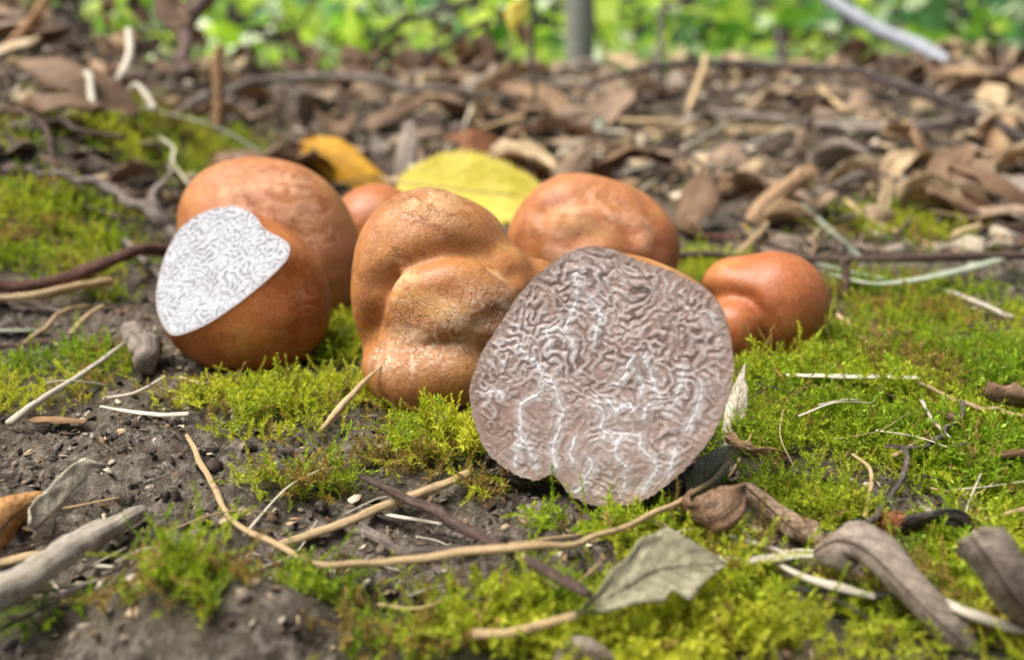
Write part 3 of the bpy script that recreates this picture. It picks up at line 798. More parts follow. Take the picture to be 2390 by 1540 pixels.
for ln in VE:
    q = catmull(np.array([onplane(*a) for a in ln]), 10 * len(ln)); q2 = np.stack([(q - fc) @ ex, (q - fc) @ ey], 1)
    q2 = q2 + 0.05 * (np.stack([vnoise(q2[:, 0] * 9, q2[:, 1] * 9), vnoise(q2[:, 1] * 9 + 40, q2[:, 0] * 9)], 1) - 0.5)
    d = np.full(len(FV), 9.0)
    for s in range(0, len(q2)):
        d = np.minimum(d, np.hypot(U[:, 0] - q2[s, 0], U[:, 1] - q2[s, 1]))
    vein = np.maximum(vein, 1 - sstep(0.005, 0.026, d))
    vein = np.maximum(vein, 0.30 * (1 - sstep(0.02, 0.12, d)))
upper = sstep(-0.5, 0.35, U[:, 1])
# skin dome behind the slice
sm = cl.copy()
for _ in range(60): sm = (np.roll(sm, 1, 0) + sm * 2 + np.roll(sm, -1, 0)) / 4
for _ in range(45): sm = sm * 0.5 + (np.roll(sm, 3, 0) + np.roll(sm, -3, 0)) / 4
smc = sm.mean(0); sm = fc + (sm - smc) * (np.linalg.norm(cl - fc, axis=1).mean() / np.linalg.norm(sm - smc, axis=1).mean()) * 0.955
rows = []
for s in np.concatenate([[0, 0.012, 0.03], np.linspace(0.06, 0.995, 26)]):
    f = min(1, s / 0.10); f = f * f * (3 - 2 * f)
    base = cl * (1 - f) + sm * f
    sc = (1 - s ** 2.4) ** 0.5 * (1 + 0.055 * math.sin(math.pi * min(1, s * 1.6)))
    rows.append(fc + (base - fc) * sc - pn * 1.45 * s + np.array([0.06, 0, 0.0]) * s)
DV = np.array(rows).reshape(-1, 3)
nn = (noise3(DV, 1.1, 5) - 0.5)
DV = DV + (DV - (fc - pn * 0.6)) * (nn * 0.10 * np.repeat(np.clip(np.arange(29) / 6, 0, 1), NL))[:, None]
DF = quads(29, NL, True).tolist() + [list(range(28 * NL, 29 * NL))]
e = empty('cut_truffle', (fc[0], fc[1], DV[:, 2].min()))
tag(e, 'biggest truffle, sliced upright, with pinkish grey marbled face and white veins', 'truffle')
mk('skin', DV, DF, SK_TAN, e, attrs={'pale': np.zeros(len(DV)), 'fuzz': np.zeros(len(DV))})
M_GREY = cut_grey_mat()
mk('cut_face', FV + pn * 0.004, FF, M_GREY, e, uv=U, attrs={'rim': rim, 'vein': vein, 'upper': upper, 'lab': pat})['label'] = 'pinkish grey flesh with branching white veins'

# ------------------------------------------------------------------ twigs, straws and sticks one can pick out
stem('twig', [(845, 1108, .30), (1000, 1185, .42), (1170, 1278, .58), (1375, 1388, .95)], (8, 12, 13, 12), M_TWIG_DARK, 'straight dark brown twig crossing under the long bent straw', 'twig', n=40, wob=.06)
stem('straw', [(640, 1276, .26), (800, 1222, .34), (900, 1180, .38), (1000, 1145, .42), (1095, 1105, .46)], (10, 12, 11, 11), M_STRAW, 'thick tan straw running under the straight dark twig', 'straw')
stem('straw', [(435, 1015, .35), (480, 1100, .28), (545, 1210, .3), (640, 1270, .36), (760, 1320, .45), (950, 1305, .58), (1160, 1280, .76), (1350, 1262, .68), (1500, 1212, .6), (1640, 1135, .55), (1705, 1080, .55)], (5, 7, 7, 7, 7, 9, 10, 8, 7, 6, 5), M_STRAW, 'long thin bent straw looping in front of the sliced truffle', 'straw', n=110, wob=.05)
stem('straw', [(1190, 1272, .42), (1300, 1255, .3), (1430, 1238, .2)], (7, 6, 3), M_STRAW, 'short split straw lying along the long bent straw', 'straw')
stem('twig', [(850, 1235, .12), (920, 1275, .14), (1000, 1285, .16), (1160, 1270, .2)], (14, 12, 9, 7), M_TWIG_GREY, 'crooked grey rootlet under the straight dark twig', 'twig', wob=.1)
stem('twig', [(1230, 1285, .2), (1300, 1296, .18), (1360, 1305, .12)], (8, 9, 9), M_TWIG_DARK, 'short brown twig stub beside the olive leaf', 'twig')
stem('straw', [(865, 1195, .1), (960, 1210, .12), (1030, 1222, .1)], (6, 7, 5), M_STRAW_PALE, 'little bleached straw under the straight dark twig', 'straw', flat=.5)
stem('twig', [(0 - 120, 1430, .9), (60, 1352, .75), (200, 1262, .55), (330, 1190, .35)], (36, 36, 30, 16), M_PEELED, 'pale thick stick with a sloping broken end on bare soil', 'stick', n=40, sides=12)
stem('straw', [(-90, 1330, .3), (60, 1300, .3), (190, 1268, .2)], (18, 17, 14), M_STRAW, 'yellow flattened straw beneath the pale thick stick', 'straw', flat=.5)
stem('twig', [(1300, 592, 0, 20.5), (1570, 596, 0, 20.5), (1800, 602, 0, 20.6), (2000, 603, 0, 20.4), (2200, 600, 0, 20.0), (2480, 595, 0, 19.6)], (8, 8, 8, 9, 10, 11), M_TWIG_DARK, 'long level brown twig passing behind the small two lobed truffle', 'twig', n=70, wob=.12)
stem('twig', [(1972, 604, 0, 20.4), (1974, 640, 0, 20.4), (1970, 690, 0, 20.3)], (10, 9, 9), M_TWIG_DARK, 'short dark peg propping the long level twig', 'twig')
stem('twig', [(1120, 262, .1), (1380, 195, .8), (1550, 148, 0, 52), (1800, 150, 0, 50), (2000, 172, 0, 46), (2200, 238, 0, 40), (2400, 325, 0, 34), (2560, 420, 0, 29)], (8, 8, 8, 9, 10, 12, 13, 13), M_TWIG_BLACK, 'long blackish twig arching over the leaf litter', 'twig', hang=True, n=90, wob=.35)
stem('root', [(-150, 650, 1.0), (0, 668, .8), (130, 658, .8), (250, 612, .9), (330, 583, 1.0), (400, 592, .8), (470, 640, .4)], (13, 14, 15, 15, 15, 14, 12), M_TWIG_RED, 'glossy red brown grooved root curving toward the white cut truffle', 'root', n=60, sides=12, rough=.2)
stem('twig', [(60, 398, .5), (200, 420, .9), (310, 470, 1.0), (380, 520, .8), (415, 570, .4)], (6, 9, 11, 14, 13), M_TWIG_GREY, 'grey cracked twig sloping down through moss to the large round truffle', 'twig', n=50, rough=.3, wob=.25)
stem('twig', [(395, 385, .6), (402, 405, .9), (370, 435, 1.0), (355, 470, .9), (385, 515, .6)], (5, 6, 7, 9, 8), M_TWIG_GREY, 'wavy grey rootlet joining the grey cracked twig', 'twig', wob=.1)
stem('straw', [(290, 560, .4), (340, 610, .4), (390, 660, .2)], (9, 9, 8), M_TWIG_GREY, 'short grey straw stub crossing beneath the red brown root', 'straw', flat=.5)
stem('root', [(300, 70, 0, 31), (303, 120, 0, 30.5), (290, 165, 0, 30), (266, 195, 0, 29.5), (270, 218, 0, 29.2), (295, 238, 0, 29)], (7, 9, 10, 9, 9, 7), M_STRAW_PALE, 'white curled rootlet hanging from the bank in an S bend', 'root', n=50)
stem('root', [(290, 235, 0, 29), (308, 208, 0, 28.6), (322, 200, 0, 28.4), (342, 225, 0, 28.2), (362, 258, 0, 28)], (5, 6, 8, 9, 8), M_STRAW_PALE, 'white rootlet bent like a knee on the bank', 'root')
stem('root', [(190, 172, 0, 30), (208, 178, 0, 29.6), (212, 215, 0, 29.2), (212, 250, 0, 28.8), (170, 262, 0, 28.6)], (7, 9, 9, 10, 7), M_STRAW_PALE, 'thick pale rootlet with a right angle bend on the bank', 'root')
stem('straw', [(205, 210, 0, 27), (350, 255, 0, 27), (500, 295, 0, 27), (610, 355, 0, 27)], (8, 9, 8, 5), M_STRAW_GREEN, 'grey green grass blade slanting across the mossy bank', 'straw', flat=.3, n=40)
stem('stalk', [(512, 110, 0, 33), (508, 150, 0, 33), (511, 230, 0, 33), (508, 310, 0, 33)], (9, 12, 12, 12), M_BROWN_STUB, 'upright orange brown broken stalk on the bank', 'stalk')
stem('twig', [(400, 272, .8), (480, 225, 1.5), (600, 192, 1.8), (750, 180, 2.0), (900, 195, 1.8), (1050, 218, 1.5), (1220, 232, .8)], (7, 9, 9, 9, 10, 10, 8), M_TWIG_GREY, 'long grey stem arching low over the slope behind the orange leaf', 'twig', n=70, wob=.4)
stem('stalk', [(1244, -60, 0, 46), (1243, 60, 0, 46), (1247, 170, 0, 46), (1246, 290, 0, 46)], (6, 6, 6, 7), M_TWIG_BLACK, 'thin dark upright stem standing behind the yellow leaf', 'stalk', wob=.3)
stem('stalk', [(1548, -60, 0, 58), (1545, 60, 0, 58), (1535, 150, 0, 58), (1530, 205, 0, 58)], (5, 6, 8, 8), M_TWIG_GREY, 'thin grey upright stem rising where the black arching twig begins', 'stalk', wob=.3)
stem('pole', [(1850, -90, 0, 80), (1940, 0, 0, 76), (2040, 65, 0, 73), (2140, 108, 0, 70), (2215, 150, 0, 66)], (17, 16, 17, 17, 17), M_POLE, 'smooth blue grey leaning branch against the green foliage', 'branch')
stem('stump', [(1815, 66, 0, 64), (1820, 100, 0, 63), (1826, 150, 0, 62)], (9, 10, 13), M_TWIG_BLACK, 'short black upright stub on the crest of the slope', 'stump')
stem('twig', [(1660, 262, 1.2), (1850, 283, 1.3), (2000, 300, 1.5), (2150, 296, 1.6), (2300, 268, 1.6), (2450, 240, 1.5)], (7, 10, 14, 14, 10, 8), M_TWIG_GREY, 'pale grey split stick lying under the black arching twig', 'stick', n=60, wob=.3)
stem('twig', [(1990, 352, .9), (2100, 345, 1.0), (2250, 345, 1.0), (2350, 343, .9)], (9, 11, 12, 13), M_TWIG_BLACK, 'short thick black stick lying on the litter under the pale grey split stick', 'stick', n=30)
stem('straw', [(1372, 345, .5), (1410, 270, .9), (1450, 205, 1.0), (1475, 165, 1.2)], (8, 9, 9, 6), M_STRAW_GREEN, 'grey green blade leaning up the slope behind the back right truffle', 'straw', flat=.3)
stem('straw', [(1220, 302, .6), (1330, 296, .8), (1460, 312, .8)], (8, 9, 8), M_STRAW_PALE, 'level bleached straw crossing the grey green blade', 'straw', flat=.4)
stem('straw', [(1200, 295, .5), (1240, 340, .7), (1290, 400, .6)], (6, 7, 8), M_STRAW, 'thin slanting straw behind the right end of the yellow leaf', 'straw')
stem('straw', [(1650, 128, 0, 50), (1635, 180, 0, 49), (1605, 262, 0, 47)], (8, 8, 7), M_STRAW, 'tan upright straw leaning against the black arching twig', 'straw')
stem('straw', [(1090, 205, 1.2), (1300, 230, 1.3), (1480, 178, 1.5)], (7, 8, 9), M_STRAW_PALE, 'broken bleached straw sagging behind the thin dark stem', 'straw', flat=.5)
stem('grass_blade', [(1940, 640, .5), (2050, 662, .5), (2200, 640, .6), (2380, 592, .6), (2480, 560, .6)], (9, 18, 18, 11, 6), M_STRAW_GREEN, 'broad grey green folded grass blade right of the small truffle', 'grass', flat=.25, n=50)
stem('grass_blade', [(1820, 590, .2), (1960, 628, .35), (2080, 655, .4)], (7, 9, 8), M_STRAW_GREEN, 'narrow pale grass blade behind the small truffle', 'grass', flat=.3)
stem('grass_blade', [(1840, 445, .9), (1920, 520, .7), (2010, 600, .4)], (8, 9, 6), M_STRAW_GREEN, 'grey green blade slanting down to the long level twig', 'grass', flat=.3)
stem('straw', [(2190, 672, .25), (2270, 700, .3), (2360, 740, .3)], (9, 11, 10), M_STRAW_PALE, 'frayed pale straw on moss under the broad folded grass blade', 'straw', flat=.4)
stem('straw', [(1838, 875, .5), (1950, 878, .48), (2050, 878, .46), (2142, 882, .45)], (15, 17, 17, 16), M_STRAW_PALE, 'flat wide pale straw lying level on bright moss', 'straw', flat=.18, n=30)
stem('straw', [(2140, 890, .42), (2200, 922, .35), (2250, 940, .4), (2330, 958, .35), (2470, 990, .3)], (6, 5, 6, 6, 6), M_STRAW, 'thin kinked straw running on from the flat wide straw', 'straw', wob=.08)
stem('straw', [(1955, 735, .3), (1995, 770, .3), (2030, 808, .2)], (5, 6, 6), M_STRAW, 'small tan straw in moss right of the small truffle', 'straw')
stem('bark_strip', [(2030, 785, .2), (2080, 780, .3), (2125, 776, .3)], (11, 13, 10), M_TWIG_DARK, 'dark bark scrap in the moss beyond the flat wide straw', 'bark', flat=.5)
stem('twig', [(2250, 938, .5), (2240, 975, .5), (2190, 1020, .45), (2145, 1045, .4), (2100, 1040, .4)], (6, 5, 6, 7, 5), M_TWIG_GREY, 'thin crooked twig hanging below the kinked straw', 'twig', wob=.1)
stem('twig', [(2070, 1042, .5), (2110, 1050, .5), (2112, 1095, .42), (2075, 1160, .35), (2030, 1225, .25)], (5, 7, 7, 7, 8), M_TWIG_GREY, 'hooked grey twig pointing to the rust coloured leaf', 'twig', wob=.06)
stem('straw', [(1985, 1060, .35), (2030, 1095, .4), (2032, 1150, .3), (2018, 1205, .2)], (4, 5, 5, 6), M_STRAW, 'thin bent straw beside the hooked grey twig', 'straw', wob=.05)
stem('straw', [(745, 1010, .1), (800, 945, .35), (850, 890, .65), (892, 853, .85)], (6, 8, 6, 2), M_STRAW, 'pointed dry straw leaning on the lumpy truffle', 'straw')
stem('straw', [(20, 988, .25), (100, 930, .35), (200, 868, .45), (290, 800, .55)], (9, 7, 6, 3), M_STRAW_PALE, 'long pale grass stalk slanting over yellowish moss', 'straw')
stem('straw', [(235, 948, .22), (300, 960, .24), (380, 968, .24), (440, 966, .2)], (4, 7, 9, 10), M_STRAW_PALE, 'white splintered straw on the soil below the white cut truffle', 'straw', flat=.5)
stem('straw', [(240, 930, .2), (320, 915, .3), (385, 878, .3)], (3, 4, 3), M_STRAW_PALE, 'hair thin straw above the white splintered straw', 'straw')
stem('straw', [(420, 880, .3), (470, 895, .35), (500, 890, .25)], (3, 4, 3), M_STRAW, 'thin curl of dry grass at the foot of the white cut truffle', 'straw')
stem('straw', [(-80, 700, .4), (80, 690, .5), (180, 668, .5), (260, 655, .45)], (8, 10, 11, 10), M_STRAW, 'pale straw just below the red brown root', 'straw')
stem('straw', [(-40, 690, .2), (60, 710, .3), (150, 728, .2)], (12, 10, 8), M_TWIG_GREY, 'frayed grey straw under the pale straw by the root', 'straw', flat=.5)
stem('straw', [(60, 800, .3), (110, 760, .45), (150, 725, .5), (215, 715, .3)], (5, 6, 6, 4), M_STRAW, 'bent tan stalk standing over the yellowish moss', 'straw', wob=.06)
stem('straw', [(165, 780, .2), (200, 740, .4), (240, 712, .5)], (6, 5, 4), M_STRAW, 'short tan stalk leaning beside the bent tan stalk', 'straw')
stem('bark_strip', [(-60, 812, .25), (40, 806, .28), (120, 795, .25)], (10, 12, 10), M_TWIG_RED, 'brown flat bark strip at the edge of the yellowish moss', 'bark', flat=.4)
stem('straw', [(-60, 770, .2), (40, 772, .25), (110, 770, .2)], (8, 9, 8), M_STRAW_GREEN, 'grey green flat straw above the brown bark strip', 'straw', flat=.4)
stem('bark_chip', [(80, 978, .1), (150, 982, .14), (200, 985, .1)], (20, 22, 16), M_BROWN_STUB, 'flat pinkish bark chip on bare soil', 'bark', flat=.25)
stem('wood_knot', [(300, 770, .4), (330, 800, .5), (345, 830, .4), (335, 868, .15)], (18, 28, 30, 22), M_TWIG_GREY, 'gnarled dark wood knot left of the white cut truffle', 'wood', rough=.5, n=26, sides=12)
stem('straw', [(1105, 1480, .5), (1180, 1478, .55), (1260, 1460, .6), (1345, 1436, .6)], (13, 10, 10, 10), M_STRAW, 'tan leaf stalk lying before the olive leaf tip', 'straw', n=30)
stem('twig', [(1065, 1388, .3), (1150, 1405, .3), (1240, 1425, .25)], (8, 10, 7), M_TWIG_GREY, 'grey twig half buried in moss left of the olive leaf', 'twig')
stem('straw', [(1600, 1290, .35), (1720, 1310, .4), (1850, 1296, .45), (1930, 1298, .5)], (12, 13, 14, 13), M_STRAW_PALE, 'pale peeling straw reaching the rolled grey brown leaf', 'straw', flat=.6, n=30)
stem('straw', [(1700, 1250, .3), (1790, 1275, .35), (1850, 1300, .3)], (7, 10, 8), M_STRAW_PALE, 'short bleached straw behind the pale peeling straw', 'straw', flat=.6)
stem('straw', [(1810, 1310, .35), (1880, 1348, .4), (1960, 1372, .4), (2040, 1390, .35)], (8, 12, 18, 12), M_STRAW_PALE, 'ivory straw slipping under the rolled grey brown leaf', 'straw', flat=.5)
stem('straw', [(1860, 1372, .9), (2000, 1385, .95), (2150, 1385, .95)], (9, 11, 11), M_TWIG_GREY, 'blurred grey straw lying over the rolled grey brown leaf', 'straw', flat=.5)
stem('straw', [(2180, 1390, .7), (2260, 1430, .7), (2350, 1460, .6), (2450, 1480, .5)], (14, 20, 20, 12), M_STRAW_PALE, 'pale splintered straw poking out right of the rolled grey brown leaf', 'straw', flat=.5)
stem('straw', [(2200, 1225, .2), (2300, 1210, .3), (2420, 1180, .3)], (6, 6, 6), M_STRAW, 'yellow straw behind the black curled leaf', 'straw')
stem('twig', [(2310, 1062, .4), (2350, 1060, .4), (2430, 1052, .35)], (9, 11, 11), M_BROWN_STUB, 'rounded brown stalk end in the bright moss', 'twig')
stem('twig', [(-30, 240, 0, 33), (60, 190, 0, 33), (145, 140, 0, 33)], (14, 17, 10), M_TWIG_GREY, 'broad grey split stick leaning on the bank', 'stick', flat=.6)
stem('twig', [(20, 110, 0, 40), (70, 55, 0, 40), (130, -30, 0, 40)], (12, 11, 10), M_BROWN_STUB, 'brown stick rising steeply from the top of the bank', 'stick')
stem('twig', [(430, 190, 0, 45), (425, 100, 0, 46), (440, 40, 0, 47), (490, -50, 0, 48)], (18, 16, 20, 18), M_TWIG_DARK, 'dark forked dead stem rising from the bank against the foliage', 'branch', rough=.3, wob=.8)
stem('twig', [(845, 190, -.2), (880, 95, 0, 60), (980, 45, 0, 58), (1100, 0, 0, 56), (1180, -40, 0, 55)], (6, 7, 8, 8), M_TWIG_BLACK, 'thin dark branch slanting up across the bright foliage', 'branch', hang=True, wob=.5)
stem('twig', [(900, 195, -.2), (940, 165, 0, 60), (1060, 98, 0, 58), (1140, 50, 0, 58)], (6, 8, 7), M_TWIG_BLACK, 'dark drooping twig under the thin slanting branch', 'branch', hang=True, wob=.5)
stem('twig', [(560, 185, .3), (700, 180, .4), (860, 186, .3)], (8, 9, 8), M_TWIG_DARK, 'brown level twig on the crest left of the dark drooping twig', 'twig', wob=.8)

# ------------------------------------------------------------------ leaves one can pick out
leaf('autumn_leaf', 'bright yellow toothed leaf propped behind the truffles', 'leaf', [(925, 425, 0, 22.6), (1050, 440, 0, 22.4), (1180, 455, 0, 22.3), (1300, 470, 0, 22.4)], 92, 24, L_YELLOW, pmat=M_STRAW, up=(-.12, -.72, .6), serr=.30, nser=26, nu=150, wav=.012, curl=.25, ragged=.05, petiole=[(930, 426, 0, 22.6), (890, 415, 0, 22.8)], pr=(5, 4))
leaf('autumn_leaf', 'orange leaf with brown edge, standing behind the large round truffle', 'leaf', [(700, 330, 0, 23.6), (780, 370, 0, 23.2), (850, 410, 0, 23), (930, 448, 0, 23)], 52, -10, L_ORANGE, pmat=M_BROWN_STUB, curl=.5, ragged=.25, wav=.03, serr=.08, nu=80)
leaf('dead_leaf', 'pinkish brown leaf half hidden behind the orange leaf', 'leaf', [(620, 365, 0, 25), (740, 375, 0, 25), (900, 400, 0, 25)], 48, 35, L_PINK, curl=.5)
leaf('dead_leaf', 'rust brown torn leaf standing up behind the yellow leaf', 'leaf', [(1120, 415, 0, 26), (1115, 365, 0, 26.2), (1108, 300, 0, 26.5)], 60, 20, L_RUST, curl=.4, shape=shape_torn, ragged=.5)
leaf('dead_leaf', 'pinkish pointed leaf standing behind the back right truffle', 'leaf', [(1330, 425, 0, 25), (1350, 385, 0, 25.2), (1388, 318, 0, 25.6)], 52, 10, L_PINK, curl=.6, shape=lambda u: np.clip((1 - u) ** 0.8, 0.02, 1))
leaf('dead_leaf', 'curled brown leaf with a reddish stalk beside the back right truffle', 'leaf', [(1640, 395, 0, 22.5), (1620, 450, 0, 22), (1600, 510, 0, 21.6), (1640, 555, 0, 21.4)], 66, 25, L_BROWN, petiole=[(1630, 550, 0, 21.4), (1720, 558, 0, 21.2), (1780, 570, 0, 21), (1812, 588, 0, 20.9)], pmat=M_TWIG_RED, pr=(9, 9, 8, 6), curl=1.2, twist=.6)
leaf('dead_leaf', 'tan cupped leaf lying behind the curled brown leaf', 'leaf', [(1660, 470, 0, 24.5), (1740, 430, 0, 24.5), (1810, 455, 0, 24.5)], 40, 20, L_TAN, curl=1.0)
leaf('dead_leaf', 'tan leaf rolled into a slanting tube above the mossy patch', 'leaf', [(1740, 540, 0, 23), (1800, 470, 0, 23), (1860, 420, 0, 23.2), (1905, 390, 0, 23.5)], 44, 0, L_TAN, curl=1.9, shape=shape_torn)
leaf('dead_leaf', 'small folded tan leaf under the slanting rolled leaf', 'leaf', [(1770, 520, 0, 22.5), (1830, 500, 0, 22.5), (1910, 520, 0, 22.6)], 34, 30, L_TAN, curl=1.3)
leaf('dead_leaf', 'pale pinkish rounded leaf upright behind the tan cupped leaf', 'leaf', [(1690, 410, 0, 28), (1700, 370, 0, 28), (1705, 330, 0, 28.3)], 52, 0, L_PINK, curl=.5)
leaf('dead_leaf', 'yellowish buff puckered leaf on the right of the litter', 'leaf', [(2090, 470, 0, 24), (2150, 445, 0, 23.8), (2255, 480, 0, 23.8)], 48, 30, L_PALE, curl=.9, wav=.1)
leaf('dead_leaf', 'flat buff leaf behind the puckered leaf', 'leaf', [(1930, 420, 0, 27), (2010, 405, 0, 27), (2090, 430, 0, 27)], 40, 40, L_PALE, curl=.6)
leaf('dead_leaf', 'pale thin upright leaf sliver left of the puckered leaf', 'leaf', [(2060, 510, 0, 23.8), (2065, 470, 0, 23.8), (2085, 400, 0, 24)], 15, 20, L_PALE, curl=.8, shape=shape_lance)
leaf('dead_leaf', 'grey olive dead leaf with a sharp tip in the front moss', 'leaf', [(1350, 1430, .55), (1440, 1385, .75), (1540, 1330, .85), (1690, 1318, .75)], 84, 42, L_OLIVE, up=(.1, -.6, .8), curl=.3, ragged=.35, shape=lambda u: np.clip(np.minimum(u * 1.9 + .02, (1 - u) * 3 + .05), 0, 1), nu=60, wav=.05)
leaf('dead_leaf', 'reddish brown crumpled leaf arching up in front of the sliced truffle', 'leaf', [(1585, 1190, .4), (1650, 1210, .7), (1710, 1180, .85), (1740, 1135, .95)], 52, 15, L_BROWN, curl=1.1, wav=.1, shape=shape_torn, ragged=.3)
leaf('dead_leaf', 'twisted brown leaf roll sloping down from the crumpled leaf', 'leaf', [(1735, 1130, .95), (1790, 1180, .75), (1850, 1235, .55), (1925, 1275, .35)], 46, 10, L_PINK, curl=2.0, twist=.9, shape=shape_torn, wav=.08)
leaf('dead_leaf', 'thick grey brown rolled leaf arching over the front moss', 'leaf', [(1905, 1295, 1.0), (1960, 1262, 1.35), (2030, 1290, 1.35), (2110, 1370, 1.15), (2190, 1450, .9), (2280, 1530, .5)], 70, 20, L_GREYROLL, curl=1.7, shape=shape_torn, wav=.05, nu=60)
leaf('dead_leaf', 'dark brown rolled leaf leaning into the front moss', 'leaf', [(2262, 1250, 1.5), (2310, 1310, 1.3), (2370, 1400, .9), (2460, 1500, .3)], 84, 20, L_GREYROLL, curl=1.6, shape=shape_torn)
leaf('dead_leaf', 'small rust coloured leaf scrap at the end of the hooked twig', 'leaf', [(2045, 1225, .1), (2080, 1225, .25), (2115, 1205, .4)], 34, 15, L_RUST, curl=.5, shape=shape_torn, ragged=.5)
leaf('dead_leaf', 'black curled leaf arched over the moss', 'leaf', [(2100, 1250, .1), (2150, 1220, .45), (2230, 1212, .55), (2300, 1260, .3)], 24, 50, L_DARK, curl=.9, shape=shape_torn)
leaf('dead_leaf', 'dark veined leaf with curled rim on bright moss', 'leaf', [(2300, 925, .5), (2350, 930, .55), (2460, 950, .5)], 42, 45, L_BROWN, curl=.8, shape=shape_torn, ragged=.4)
leaf('dead_leaf', 'ivory fibrous husk standing against the sliced truffle', 'husk', [(1712, 1045, 0, 12.9), (1716, 980, 0, 13.1), (1728, 910, 0, 13.3), (1738, 850, 0, 13.5)], 40, 10, L_WHITE, curl=.9, shape=lambda u: np.clip(np.minimum(.75, (1 - u) * 1.6), 0.05, 1))
leaf('dead_leaf', 'brown frayed husk lying at the foot of the ivory husk', 'husk', [(1690, 1020, .45), (1740, 1050, .42), (1835, 1062, .35)], 22, 30, L_TAN, curl=.9, shape=shape_torn, ragged=.5)
leaf('dead_leaf', 'dark olive leaf tucked beneath the sliced truffle', 'leaf', [(1600, 1165, .1), (1660, 1110, .3), (1710, 1040, .5)], 46, 25, L_OLIVE, curl=.3, rib=False)
leaf('dead_leaf', 'brown bark like leaf under the lower edge of the sliced truffle', 'leaf', [(1430, 1200, .02), (1520, 1180, .08), (1620, 1130, .15)], 18, 40, L_BROWN, curl=.4, rib=False)
leaf('dead_leaf', 'blackish leaf under the notch of the sliced truffle', 'leaf', [(1120, 1110, .12), (1190, 1130, .15), (1300, 1140, .1)], 26, 60, L_DARK, curl=.4, rib=False)
leaf('dead_leaf', 'blackish wet leaf in the hollow under the bent straw', 'leaf', [(1520, 1240, .1), (1600, 1225, .15), (1680, 1240, .1)], 34, 40, L_DARK, curl=.5, rib=False)
leaf('dead_leaf', 'bleached leaf end with orange edge on bare soil', 'leaf', [(75, 1240, .7), (140, 1180, .7), (190, 1125, .75), (245, 1095, .7)], 48, 20, L_WHITE, pmat=M_BROWN_STUB, curl=.4, shape=shape_torn)
leaf('autumn_leaf', 'blurred orange curled leaf beside the pale thick stick', 'leaf', [(-70, 1330, .8), (-10, 1250, .9), (50, 1190, .95), (120, 1150, .85)], 60, 20, leaf_mat('orange_brown_leaf', (0.42, 0.20, 0.06), (0.58, 0.32, 0.12), (0.3, 0.14, 0.05), (0.30, 0.16, 0.08), .3), curl=1.0)
leaf('dead_leaf', 'white papery scrap by the little root knot below the lumpy truffle', 'leaf', [(870, 1055, .15), (900, 1045, .22), (935, 1035, .2)], 13, 30, L_WHITE, curl=.7, rib=False)
leaf('dead_leaf', 'brown flake in the moss below the lumpy truffle', 'leaf', [(985, 975, .15), (1020, 968, .3), (1055, 985, .2)], 12, 20, L_TAN, curl=.8, rib=False)
stem('root', [(1020, 965, .35), (1040, 985, .4), (1060, 1000, .25), (1090, 1010, .2)], (7, 12, 16, 14), M_TWIG_GREY, 'little crumbly root knot below the lumpy truffle', 'root', rough=.5, n=22)
leaf('dead_leaf', 'brown scrap of leaf at the end of the thin crooked twig', 'leaf', [(2190, 965, .4), (2225, 975, .45), (2250, 990, .35)], 16, 20, L_BROWN, curl=.9, ragged=.6, rib=False)
leaf('dead_leaf', 'dull brown leaf scrap in the yellowish moss', 'leaf', [(180, 830, .2), (230, 815, .3), (290, 800, .25)], 14, 40, L_BROWN, curl=.8, ragged=.4, rib=False)
leaf('dead_leaf', 'grey brown upturned leaf edge low in the front moss', 'leaf', [(1290, 1560, .55), (1350, 1525, .7), (1440, 1540, .6)], 36, 30, L_GREYROLL, curl=.8, rib=False)
leaf('dead_leaf', 'dead leaf remnant between dark twigs on the bank', 'leaf', [(240, 440, .5), (300, 405, .8), (370, 400, .6)], 30, 40, L_BROWN, curl=.9)
leaf('dead_leaf', 'brown dry leaf hanging on the dark forked stem', 'leaf', [(440, 60, 0, 46), (400, 20, 0, 46), (380, -40, 0, 46)], 46, 10, L_BROWN, curl=.8, hang=True)
for k, (u, v, hw) in enumerate([(800, 105, 40), (930, 120, 42), (1100, 90, 34), (690, 110, 30), (1190, 60, 26)]):
    leaf('dead_leaf', 'withered brown leaf hanging on the twigs above the crest', 'leaf', [(u, v, 0, 58), (u + 30, v + 25, 0, 58), (u + 40, v + 60, 0, 58)], hw, 20 * k - 30, L_BROWN, curl=.9, hang=True, group='withered leaves hanging above the crest', rib=False)
leaf('dead_leaf', 'tan bent leaf raised on the crest beside the thin dark stem', 'leaf', [(1090, 225, 0, 44), (1170, 190, 0, 44), (1215, 130, 0, 45)], 26, 20, L_TAN, curl=.8)
leaf('dead_leaf', 'dark brown leaf spread on the crest over the grey arching stem', 'leaf', [(900, 170, 0, 48), (980, 155, 0, 48), (1060, 160, 0, 48)], 24, 30, L_BROWN, curl=.5)
leaf('autumn_leaf', 'small yellow leaf hanging from the thin dark upright stem', 'leaf', [(1228, 0, 0, 46), (1205, 30, 0, 46), (1195, 75, 0, 46)], 26, 0, L_YELLOW, curl=.4, hang=True, petiole=[(1228, 0, 0, 46), (1245, -12, 0, 46)], pr=(4, 4))

